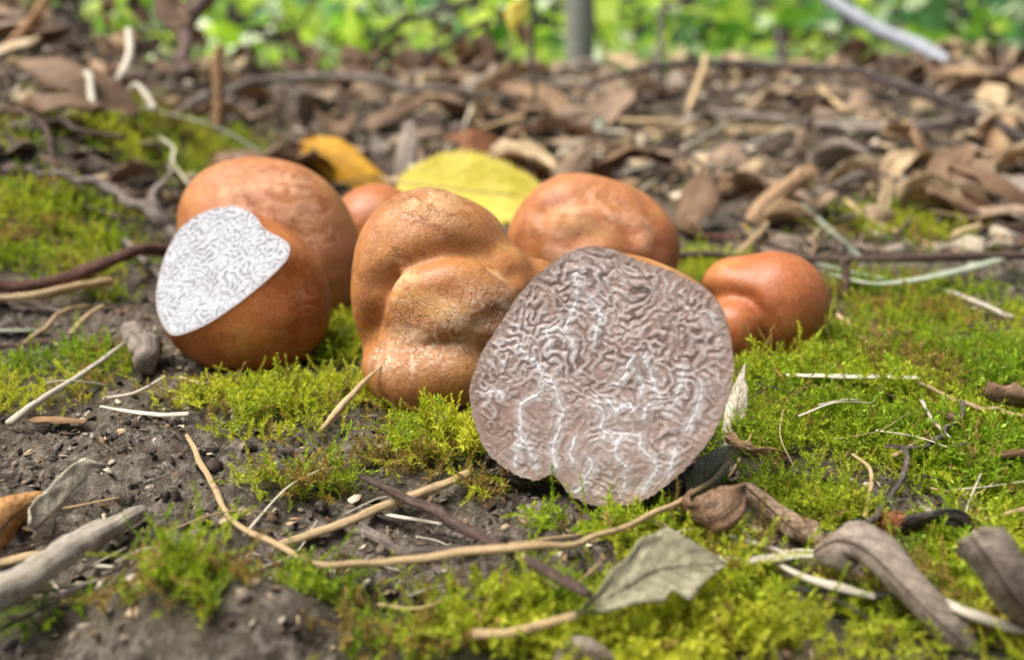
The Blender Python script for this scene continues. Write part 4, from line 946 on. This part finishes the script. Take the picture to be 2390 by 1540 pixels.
# ------------------------------------------------------------------ litter on the slope behind
def free_blade(mat, Ln, hw, curl, shape, bend):
    mid = np.array([[-Ln / 2, 0, 0], [-Ln / 6, 0, bend], [Ln / 6, 0, bend], [Ln / 2, 0, 0]])
    V, Q, uv, _ = blade_arrays(mid, hw, (0, 1, 0.0), curl=curl, shape=shape, wav=.08, nu=18, nv=9, ragged=.3)
    o = thicken(mk('dead_leaf', V, Q, mat, uv=uv, origin=np.zeros(3)), 0.03)
    COL.objects.unlink(o)
    return o
protos = []; pdesc = []
for i in range(14):
    mt = [L_TAN, L_BROWN, L_PINK, L_PALE, L_GREYROLL, L_BROWN, L_PINK][i % 7]
    shp = i % 3; cu = random.uniform(.4, 1.7) * random.choice((-1, 1))
    protos.append(free_blade(mt, random.uniform(2.4, 4.8), random.uniform(.6, 1.3), cu, (shape_oval, shape_torn, shape_lance)[shp], random.uniform(.1, .8)))
    pdesc.append('%s %s %s' % (['tan', 'dark brown', 'pinkish brown', 'pale buff', 'grey brown', 'dark brown', 'pinkish brown'][i % 7], 'tightly curled' if abs(cu) > 1 else 'gently bent', ['oval leaf', 'torn leaf', 'narrow pointed leaf'][shp]))
cnt = 0
while cnt < 285:
    yy = 27 + 58 * random.random() ** 1.25
    xx = random.uniform(-0.68, 0.68) * yy
    zz = float(land(np.array([xx]), np.array([yy]))[0])
    if yy < 40 and xx < -0.20 * yy - 3 and random.random() < .7: continue
    u = 1195 + F * xx / (yy * cp); 
    if yy < 31 and 380 < u < 1650: continue
    pk = random.randrange(14); o = protos[pk].copy(); link(o); cnt += 1
    o.name = 'dead_leaf'
    o.location = (xx * S, yy * S, (zz + random.uniform(.15, .7)) * S)
    o.rotation_euler = (random.gauss(0, .5), random.gauss(0, .45), random.uniform(0, 6.28))
    k = random.uniform(.55, 1.15); o.scale = (k, k, k)
    tag(o, pdesc[pk] + ' in the litter on the slope behind the truffles', 'leaf', 'litter: ' + pdesc[pk])
tp = []
for i in range(10):
    Ln = random.uniform(4, 12); rr = random.uniform(.06, .2)
    pth = catmull(np.array([[-Ln / 2, 0, 0], [-Ln / 6, random.gauss(0, .5), random.gauss(0, .25)], [Ln / 6, random.gauss(0, .5), random.gauss(0, .25)], [Ln / 2, 0, 0]]), 24)
    st_ = i % 2
    V, Fq, uv = tube_arrays(pth, [rr, rr * .7], 7, (.4 if st_ and i % 4 == 1 else 1), .2)
    o = mk('straw' if st_ else 'twig', V, Fq, [M_TWIG_GREY, M_STRAW, M_TWIG_DARK, M_STRAW_PALE, M_TWIG_GREY][i % 5], uv=uv, origin=np.zeros(3))
    COL.objects.unlink(o); tp.append(o)
cnt = 0
while cnt < 290:
    yy = 25 + 58 * random.random() ** 1.2
    xx = random.uniform(-0.68, 0.68) * yy
    if yy < 31 and -0.25 * yy < xx < 0.25 * yy: continue
    if yy < 42 and xx < -0.20 * yy - 2 and random.random() < .75: continue
    zz = float(land(np.array([xx]), np.array([yy]))[0])
    i = random.randrange(10); o = tp[i].copy(); link(o); cnt += 1
    o.location = (xx * S, yy * S, (zz + random.uniform(.1, .6)) * S)
    o.rotation_euler = (0, random.gauss(0, .16), random.gauss(0, .8) + (math.pi if random.random() < .5 else 0))
    k = random.uniform(.5, 1.1); o.scale = (k, k, k)
    ds = ['weathered grey', 'tan', 'dark brown', 'bleached pale', 'weathered grey'][i % 5] + (' straw' if i % 2 else ' twig') + (', flattened,' if i % 4 == 1 else '') + (' long' if tp[i].dimensions.x > .08 else ' short')
    tag(o, ds.replace(' long', '').replace(' short', '') + ' among the leaf litter on the slope behind the truffles', 'straw' if i % 2 else 'twig', 'strewn: ' + ds.replace(' long', '').replace(' short', ''))
# fine straws lying about on the near ground
cnt = 0
while cnt < 60:
    u, v = random.uniform(-50, 2440), random.uniform(880, 1480)
    if 380 < u < 1700 and v < 1190: continue
    a = W(u, v); ang = random.gauss(0, .7); Ln = random.uniform(.5, 1.8)
    d = np.array([math.cos(ang), math.sin(ang) * 1.0, 0]) * Ln / 2
    pp = []
    for s in (-1, 0, 1):
        q = a + d * s; q[0] += random.gauss(0, .04); q[1] += random.gauss(0, .08)
        q[2] = float(land(np.array([q[0]]), np.array([q[1]]))[0]) + .10 + random.uniform(0, .16) + .25 * float(moss_at(np.array([q[0]]), np.array([q[1]]))[0])
        pp.append(q)
    r0 = random.uniform(.012, .032)
    V, Fq, uv = tube_arrays(catmull(np.array(pp), 12), [r0, r0 * .5], 6, random.choice((1, .4)), .2)
    fk = random.randrange(4); ftxt = ('tan', 'bleached', 'grey', 'dark brown')[fk]
    o = mk('straw', V, Fq, (M_STRAW, M_STRAW_PALE, M_TWIG_GREY, M_TWIG_DARK)[fk], uv=uv); cnt += 1
    tag(o, ftxt + ' hair thin stalk fragment lying loose on the near moss and soil', 'straw', ftxt + ' stalk fragments on the near ground')

# ------------------------------------------------------------------ soil crumbs
CV, CT = ico(5)[0], None
bmx = bmesh.new(); bmesh.ops.create_icosphere(bmx, subdivisions=2, radius=1)
cv = np.array([v.co[:] for v in bmx.verts]); ct = np.array([[v.index for v in f.verts] for f in bmx.faces]); bmx.free()
VV, TT = [], []; off = 0
N_CR = 3600
cx = rng.uniform(-9, 12, N_CR * 3); cy = rng.uniform(8, 26, N_CR * 3)
keep = (rng.random(N_CR * 3) > moss_at(cx, cy) * 1.5) & (np.abs(cx) < .7 * cy)
cx, cy = cx[keep][:N_CR], cy[keep][:N_CR]; cz = land(cx, cy)
for i in range(len(cx)):
    r = 0.018 + 0.09 * rng.random() ** 6
    q = cv * (1 + 1.1 * (noise3(cv, 1.9, i * 3.7) - .5) * 2)[:, None] * rng.uniform(.55, 1.3, 3) * r
    VV.append(q + [cx[i], cy[i], cz[i] + r * .35]); TT.append(ct + off); off += len(cv)
VV = np.concatenate(VV); TT = np.concatenate(TT)
crumbs = mk('soil_crumbs', VV, TT, M_SOIL, origin=np.zeros(3), attrs={'moss': np.zeros(len(VV)), 'far': np.zeros(len(VV)), 'herb': np.zeros(len(VV))})
tag(crumbs, 'loose grey brown soil crumbs between the moss patches', 'soil', None, 'stuff')

# ------------------------------------------------------------------ flakes of bark, leaf and straw too small to count
def flake_mat():
    k = N('litter_flake'); c = k.attr('tint', True); o = k.obj()
    c = k.mix(k.rng(k.noise(o, 12, 3, 0.7), 0.35, 0.65), c, k.mix(1.0, c, (0.55, 0.5, 0.45), 'MULTIPLY'))
    return k.done(k.bsdf(c, 0.75, None, 0.25))
M_FLAKE = flake_mat()
PAL = np.array([(0.06, 0.04, 0.03), (0.16, 0.10, 0.06), (0.30, 0.20, 0.11), (0.46, 0.35, 0.21), (0.62, 0.54, 0.41), (0.22, 0.17, 0.13), (0.10, 0.07, 0.05), (0.34, 0.29, 0.23)])
def flakes(name, label, x, y, L, seed, lift=.02, strawy=.5):
    r = np.random.default_rng(seed); n = len(x)
    p = np.stack([x, y, land(x, y) + lift + L * .25 * r.random(n)], 1)
    a = r.uniform(0, 6.28, n); el = r.normal(0, .35, n)
    d = np.stack([np.cos(a) * np.cos(el), np.sin(a) * np.cos(el), np.sin(el)], 1)
    sd = np.cross(d, np.array([0, 0, 1.0]) + r.normal(0, .5, (n, 3))); sd /= np.linalg.norm(sd, axis=1)[:, None]
    nn_ = np.cross(sd, d)
    l = (L * r.uniform(.4, 1.5, n) * np.where(r.random(n) < strawy, 1.6, 1.0))[:, None]
    w = l * np.where(r.random(n) < strawy, r.uniform(.05, .10, n), r.uniform(.2, .5, n))[:, None]
    c1 = p + d * l * .35 * r.uniform(.7, 1.3, (n, 1)); b = nn_ * l * r.uniform(-.15, .25, (n, 1))
    top = np.stack([p - d * l * .5, p - d * l * .1 + sd * w + b, c1 + sd * w * .7 + b, p + d * l * .5, c1 - sd * w + b, p - d * l * .2 - sd * w * .8 + b], 1)
    V = np.concatenate([top, top - nn_[:, None] * (w * .18)[:, None]], 1).reshape(-1, 3)
    t6 = np.array([[0, 1, 5], [1, 2, 4], [1, 4, 5], [2, 3, 4]])
    T6 = np.concatenate([t6, t6[:, ::-1] + 6] + [np.array([[i, (i + 1) % 6 + 6, (i + 1) % 6], [i, i + 6, (i + 1) % 6 + 6]]) for i in range(6)])
    T = (T6[None] + (np.arange(n) * 12)[:, None, None]).reshape(-1, 3)
    c = PAL[r.integers(0, len(PAL), n)] * r.uniform(.7, 1.25, (n, 1))
    o = mk(name, V, T, M_FLAKE, origin=np.zeros(3), cols=np.repeat(c, 12, 0), smooth=False)
    return tag(o, label, 'litter', None, 'stuff')
fy = 7.5 + 20 * rng.random(9000); fx = (rng.random(9000) * 2 - 1) * (.62 * fy + 1)
kp = rng.random(9000) > np.clip(moss_at(fx, fy) * .9, 0, .88)
flakes('litter_flakes', 'tiny flakes of bark and straw sprinkled over the near soil', fx[kp], fy[kp], .10, 31)
fy = 24 + 62 * rng.random(9000) ** 1.2; fx = (rng.random(9000) * 2 - 1) * (.66 * fy + 2)
kp = (rng.random(9000) > np.clip(moss_at(fx, fy), 0, .9)) & ((fy > 30) | (np.abs(fx) > .26 * fy))
flakes('litter_flakes', 'broken leaf and straw bits matted over the slope behind', fx[kp], fy[kp], .55, 32, .08, .8)
# ------------------------------------------------------------------ moss
def moss_shoot(Ln, nleaf, ll, lw, spread, seed):
    r = np.random.default_rng(seed)
    b = r.uniform(.2, .9); n = 7
    s = np.linspace(0, 1, n)
    ang = b * s * 1.2
    stp = np.stack([np.sin(ang), np.zeros(n), np.cos(ang)], 1) * Ln / (n - 1)
    path = np.vstack([[0, 0, 0], np.cumsum(stp, 0)[:-1]])
    path[:, 1] += 0.06 * Ln * np.sin(s * 5 + r.uniform(0, 6))
    V, T, C = [], [], []
    # stem
    for i in range(n):
        w = 0.011 * (1 - .5 * s[i])
        for k in range(3):
            a = k * 2.094; V.append(path[i] + np.array([math.cos(a) * w, math.sin(a) * w, 0])); C.append(.75)
    for i in range(n - 1):
        for k in range(3):
            a, c = i * 3 + k, i * 3 + (k + 1) % 3
            T += [[a, c, c + 3], [a, c + 3, a + 3]]
    for j in range(nleaf):
        f = 0.12 + 0.88 * j / (nleaf - 1)
        q = np.array([np.interp(f, s, path[:, k]) for k in range(3)])
        i = min(n - 2, int(f * (n - 1))); t_ = path[i + 1] - path[i]; t_ /= np.linalg.norm(t_)
        az = j * 2.4 + r.normal(0, .3)
        e1 = np.cross(t_, [0, 1, 0.01]); e1 /= np.linalg.norm(e1); e2 = np.cross(t_, e1)
        outw = e1 * math.cos(az) + e2 * math.sin(az)
        op = spread * (1 - .55 * f) + r.normal(0, .15)
        d = t_ * math.cos(op) + outw * math.sin(op); sd = np.cross(d, t_); sd /= np.linalg.norm(sd) + 1e-6
        nn_ = np.cross(sd, d)
        l = ll * (1 - .35 * f * f) * r.uniform(.7, 1.15); w = lw * r.uniform(.8, 1.2)
        bend = r.uniform(-.1, .25) * l
        k0 = len(V)
        V += [q, q + d * l * .42 + sd * w + nn_ * .2 * w, q + d * l - nn_ * bend, q + d * l * .42 - sd * w + nn_ * .2 * w]
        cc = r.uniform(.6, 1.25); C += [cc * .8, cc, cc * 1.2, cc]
        T += [[k0, k0 + 1, k0 + 2], [k0, k0 + 2, k0 + 3]]
    return np.array(V), np.array(T), np.array(C)
SH = []
for i in range(8): SH.append(moss_shoot(random.uniform(.5, .8), 25, .195, .0215, 1.15, i))            # feathery
for i in range(6): SH.append(moss_shoot(random.uniform(.35, .55), 24, .155, .025, 1.05, 50 + i))         # stubby leafy
for i in range(5): SH.append(moss_shoot(random.uniform(.8, 1.2), 34, .15, .019, .95, 90 + i))          # long trailing
NC = 86000
yy = 5.5 + 43 * rng.random(NC) ** 1.15
xx = (rng.random(NC) * 2 - 1) * (0.66 * yy + 1.5)
den = moss_at(xx, yy)
acc = np.where(yy < 12, .9, np.where(yy < 24, .85, .55))
keep = rng.random(NC) < np.clip(den * 1.3 - .08, 0, 1) * acc
xx, yy, den = xx[keep], yy[keep], den[keep]
zz = land(xx, yy)
hue = fbm(xx * .45 + 3, yy * .45 + 8, 3)
kind = rng.integers(0, len(SH), len(xx))
VV, TT, CC = [], [], []; off = 0
for s_i, (v, tr, c) in enumerate(SH):
    m = np.where(kind == s_i)[0]; n = len(m)
    if n == 0: continue
    yaw = rng.uniform(0, 2 * np.pi, n); tilt = np.abs(rng.normal(.25, .38, n)); ta = rng.uniform(0, 2 * np.pi, n)
    if s_i >= 14: tilt = np.abs(rng.normal(1.05, .25, n))
    sc = .82 * rng.uniform(.62, 1.0, n) * (0.60 + .4 * np.clip(den[m], 0, 1)) * np.where(yy[m] > 22, 1.25, 1.0) * (.65 + .75 * fbm(xx[m] * 1.1 + 70, yy[m] * 1.1, 2))
    cy_, sy_ = np.cos(yaw), np.sin(yaw)
    p = v[None] * sc[:, None, None]
    X1 = p[..., 0] * cy_[:, None] - p[..., 1] * sy_[:, None]; Y1 = p[..., 0] * sy_[:, None] + p[..., 1] * cy_[:, None]; Z1 = p[..., 2]
    ca, sa = np.cos(ta)[:, None], np.sin(ta)[:, None]; ct_, st_ = np.cos(tilt)[:, None], np.sin(tilt)[:, None]
    A = X1 * ca + Y1 * sa; B = -X1 * sa + Y1 * ca
    A2 = A * ct_ + Z1 * st_; Z2 = -A * st_ + Z1 * ct_
    X2 = A2 * ca - B * sa; Y2 = A2 * sa + B * ca
    Q = np.stack([X2 + xx[m][:, None], Y2 + yy[m][:, None], Z2 + (zz[m] + .03 * rng.random(n) + (.10 if s_i >= 14 else 0.02))[:, None]], -1)
    h = np.clip(hue[m] * 2.4 - .75 + rng.normal(0, .16, n), 0, 1)[:, None]
    leafy = np.array([0.27, 0.42, 0.02]) * (1 - h[..., None]) + np.array([0.66, 0.68, 0.055]) * h[..., None]
    old = (rng.random(n) < .05 + .65 * sstep(.56, .70, fbm(xx[m] * .8 + 40, yy[m] * .8, 3)))[:, None, None]
    leafy = np.where(old, np.array([0.42, 0.30, 0.08]), leafy)
    far_ = np.clip((yy[m] - 18) / 12, 0, 1)[:, None, None]
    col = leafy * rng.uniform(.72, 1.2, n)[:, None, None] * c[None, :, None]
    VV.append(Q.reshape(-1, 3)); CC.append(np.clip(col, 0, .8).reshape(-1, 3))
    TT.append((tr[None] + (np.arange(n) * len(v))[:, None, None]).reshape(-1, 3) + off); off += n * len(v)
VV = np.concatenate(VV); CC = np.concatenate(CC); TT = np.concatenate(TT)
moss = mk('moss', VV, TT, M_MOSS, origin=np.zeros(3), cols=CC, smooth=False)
tag(moss, 'bright yellow green feathery moss carpeting the soil', 'moss', None, 'stuff')
TRI_MOSS = len(TT)

# ------------------------------------------------------------------ green plants beyond the crest
def leaf_cloud(cent, spread, n, size, c1, c2, seed, flat=.6):
    r = np.random.default_rng(seed)
    p = cent + r.normal(0, 1, (n, 3)) * np.asarray(spread) * .5
    az = r.uniform(0, 6.28, n); el = r.normal(-.25, .5, n)
    d = np.stack([np.cos(az) * np.cos(el), np.sin(az) * np.cos(el), np.sin(el)], 1)
    sd = np.cross(d, np.array([0, 0, 1.0]) + r.normal(0, .35, (n, 3))); sd /= np.linalg.norm(sd, axis=1)[:, None]
    nn_ = np.cross(sd, d)
    l = size * r.uniform(.6, 1.3, n)[:, None]; w = l * .30
    V = np.stack([p, p + d * l * .3 + sd * w + nn_ * w * .25, p + d * l * .7 + sd * w * .8 + nn_ * w * .2, p + d * l - nn_ * l * .1, p + d * l * .7 - sd * w * .8 + nn_ * w * .2, p + d * l * .3 - sd * w + nn_ * w * .25, p + d * l * .5], 1)
    k = (np.arange(n) * 7)[:, None, None]
    T = (np.array([[0, 1, 6], [1, 2, 6], [2, 3, 6], [3, 4, 6], [4, 5, 6], [5, 0, 6]])[None] + k).reshape(-1, 3)
    h = r.random((n, 1)); col = np.asarray(c1) * (1 - h) + np.asarray(c2) * h
    col = np.where(r.random((n, 1)) < .12, np.array([0.78, 0.86, 0.60]), col)  # some leaves painted whitish to stand for blurred bright sky highlights
    return V.reshape(-1, 3), T, np.repeat(col, 7, 0), p
GRN = [((0.05, 0.17, 0.02), (0.32, 0.58, 0.05)), ((0.32, 0.56, 0.03), (0.74, 0.88, 0.14)), ((0.04, 0.15, 0.06), (0.20, 0.42, 0.15))]  # second pair brightened, putting sunlight into the leaf colour
pi_ = 0
def sapling(px_, dist, height, width, nl, size, tone, label, group):
    global pi_
    pi_ += 1
    xw = (px_ - 1195) / F * dist
    base = np.array([xw, dist, float(g0(xw, dist))])
    e = empty('shrub', base); tag(e, label, 'shrub', group)
    ctr = base + [0, 0, height * .58]
    V, T, C, p = leaf_cloud(ctr, (width, width, height * .75), int(nl * .7), size, *GRN[tone], 200 + pi_)
    mk('foliage', V, T, M_FOL, e, cols=C, smooth=False)
    r = np.random.default_rng(pi_)
    for k in range(4):
        q = ctr + r.normal(0, 1, 3) * [width * .4, width * .4, height * .2] + [0, 0, height * .15]
        A, B, C2 = tube_arrays(catmull(np.array([base - [0, 0, .5], base * .6 + q * .4 + r.normal(0, width * .08, 3), q]), 10), [height * .012, height * .005], 6, 1, .1)
        mk('stem', A, B, M_TWIG_DARK, e, uv=C2)
lab = ['mid green leafy shrub in the background beyond the crest', 'yellow green shrub tinted as if sunlit in the background beyond the crest', 'dark bluish green shrub in the background beyond the crest']
specs = [(60, 150, 34, 22, 70, 6, 1), (330, 165, 30, 26, 60, 7, 2), (560, 140, 30, 24, 80, 6, 1), (720, 190, 36, 34, 80, 8, 2), (930, 150, 30, 24, 70, 7, 1), (1060, 200, 38, 30, 90, 8, 0),
         (1190, 170, 32, 26, 70, 7, 1), (1450, 180, 34, 28, 90, 7, 1), (1600, 160, 30, 24, 80, 6, 0), (1760, 210, 40, 34, 100, 8, 1), (1930, 170, 32, 26, 80, 6, 0), (2080, 200, 38, 32, 90, 8, 1), (2250, 180, 36, 34, 110, 8, 2), (2380, 160, 32, 26, 90, 7, 2),
         (200, 260, 50, 44, 110, 9, 0), (480, 280, 55, 48, 110, 10, 1), (830, 270, 50, 50, 110, 10, 0), (1120, 300, 60, 50, 120, 10, 1), (1420, 290, 55, 50, 110, 10, 0), (1680, 300, 60, 55, 120, 11, 1), (1990, 280, 55, 50, 120, 10, 2), (2300, 300, 60, 60, 130, 11, 0), (2600, 250, 50, 60, 120, 9, 2), (-250, 230, 50, 60, 120, 9, 1)]
for s_ in specs: sapling(*s_, lab[s_[6]], ['mid green background shrubs', 'background shrubs tinted as if sunlit', 'dark green background shrubs'][s_[6]])
xw = (1340 - 1195) / F * 136
V, Fq, uv = tube_arrays(catmull(np.array([[xw, 136, -18], [xw + .3, 136, 15], [xw - 1, 137, 60], [xw + 2, 139, 170]]), 40), [2.3, 1.9, 1.8, 1.2], 16, 1, .1)
e = empty('tree', (xw, 136, -17)); tag(e, 'grey sapling trunk standing before the green shrubs', 'tree')
mk('trunk', V, Fq, M_TRUNK, e, uv=uv)
V, T, C, _ = leaf_cloud(np.array([xw, 139, 165]), (70, 70, 60), 500, 9, *GRN[0], 77); mk('crown', V, T, M_FOL, e, cols=C, smooth=False)
# withered herbs along the crest
rw = np.random.default_rng(12)
for q, (u0, yy0, nst, hh) in enumerate([(60, 52, 14, 5), (190, 60, 16, 6), (330, 66, 14, 5), (450, 58, 16, 6), (620, 70, 12, 4), (790, 68, 14, 5), (900, 64, 14, 5), (1060, 70, 16, 6), (1150, 66, 10, 4), (1460, 72, 9, 3.5), (1640, 70, 9, 3.5), (1800, 72, 9, 4), (2010, 70, 9, 3.5), (2180, 62, 12, 4.5), (2320, 60, 12, 5)]):
    xw = (u0 - 1195) / F * yy0; base = np.array([xw, yy0, float(land(np.array([xw]), np.array([yy0]))[0])])
    e = empty('withered_herb', base); tag(e, 'withered brown herb tangle standing on the crest before the green foliage', 'dead plant', 'withered herbs along the crest')
    for k in range(nst):
        d = np.array([rw.normal(0, .55), rw.normal(0, .4), 1.0]); d /= np.linalg.norm(d); L_ = hh * rw.uniform(.4, 1.15)
        b0 = base + [rw.normal(0, 1.2), rw.normal(0, 1.0), -.6]
        A, B, C2 = tube_arrays(catmull(np.array([b0, b0 + d * L_ * .5 + rw.normal(0, .25, 3), b0 + d * L_ + [rw.normal(0, .8), 0, -.3]]), 9), [rw.uniform(.06, .14), .03], 6, 1, .2)
        mk('stalk', A, B, [M_TWIG_DARK, M_TWIG_BLACK, M_BROWN_STUB, M_TWIG_GREY][k % 4], e, uv=C2)
        if k % 3 == 0:
            tip = b0 + d * L_ * .9; mid = np.array([tip, tip + [rw.normal(0, .5), 0, -.4], tip + [rw.normal(0, .9), 0, -1.1]])
            V, Q, uv, _ = blade_arrays(mid, rw.uniform(.35, .8), (1, .3, .2), curl=1.0, nu=10, nv=7, ragged=.3)
            thicken(mk('leaf', V, Q, [L_BROWN, L_TAN, L_GREYROLL][k % 3 if k % 2 else (k // 3) % 3], e, uv=uv), .03)
VV, TT, CC = [], [], []; off = 0
r = np.random.default_rng(5)
for k in range(46):
    d = r.uniform(480, 900); a = -0.75 + 1.5 * (k + r.random()) / 46
    ct3 = np.array([math.tan(a) * d, d, -16 + r.uniform(25, 110)])
    V, T, C, _ = leaf_cloud(ct3, (110, 110, 130), 40, 15, *GRN[k % 3], 400 + k)
    VV.append(V); TT.append(T + off); CC.append(C * r.uniform(.8, 1.3)); off += len(V)
th = mk('thicket', np.concatenate(VV), np.concatenate(TT), M_FOL, origin=np.zeros(3), cols=np.concatenate(CC), smooth=False)
tag(th, 'blurred green thicket closing the view behind the shrubs', 'thicket', None, 'stuff')
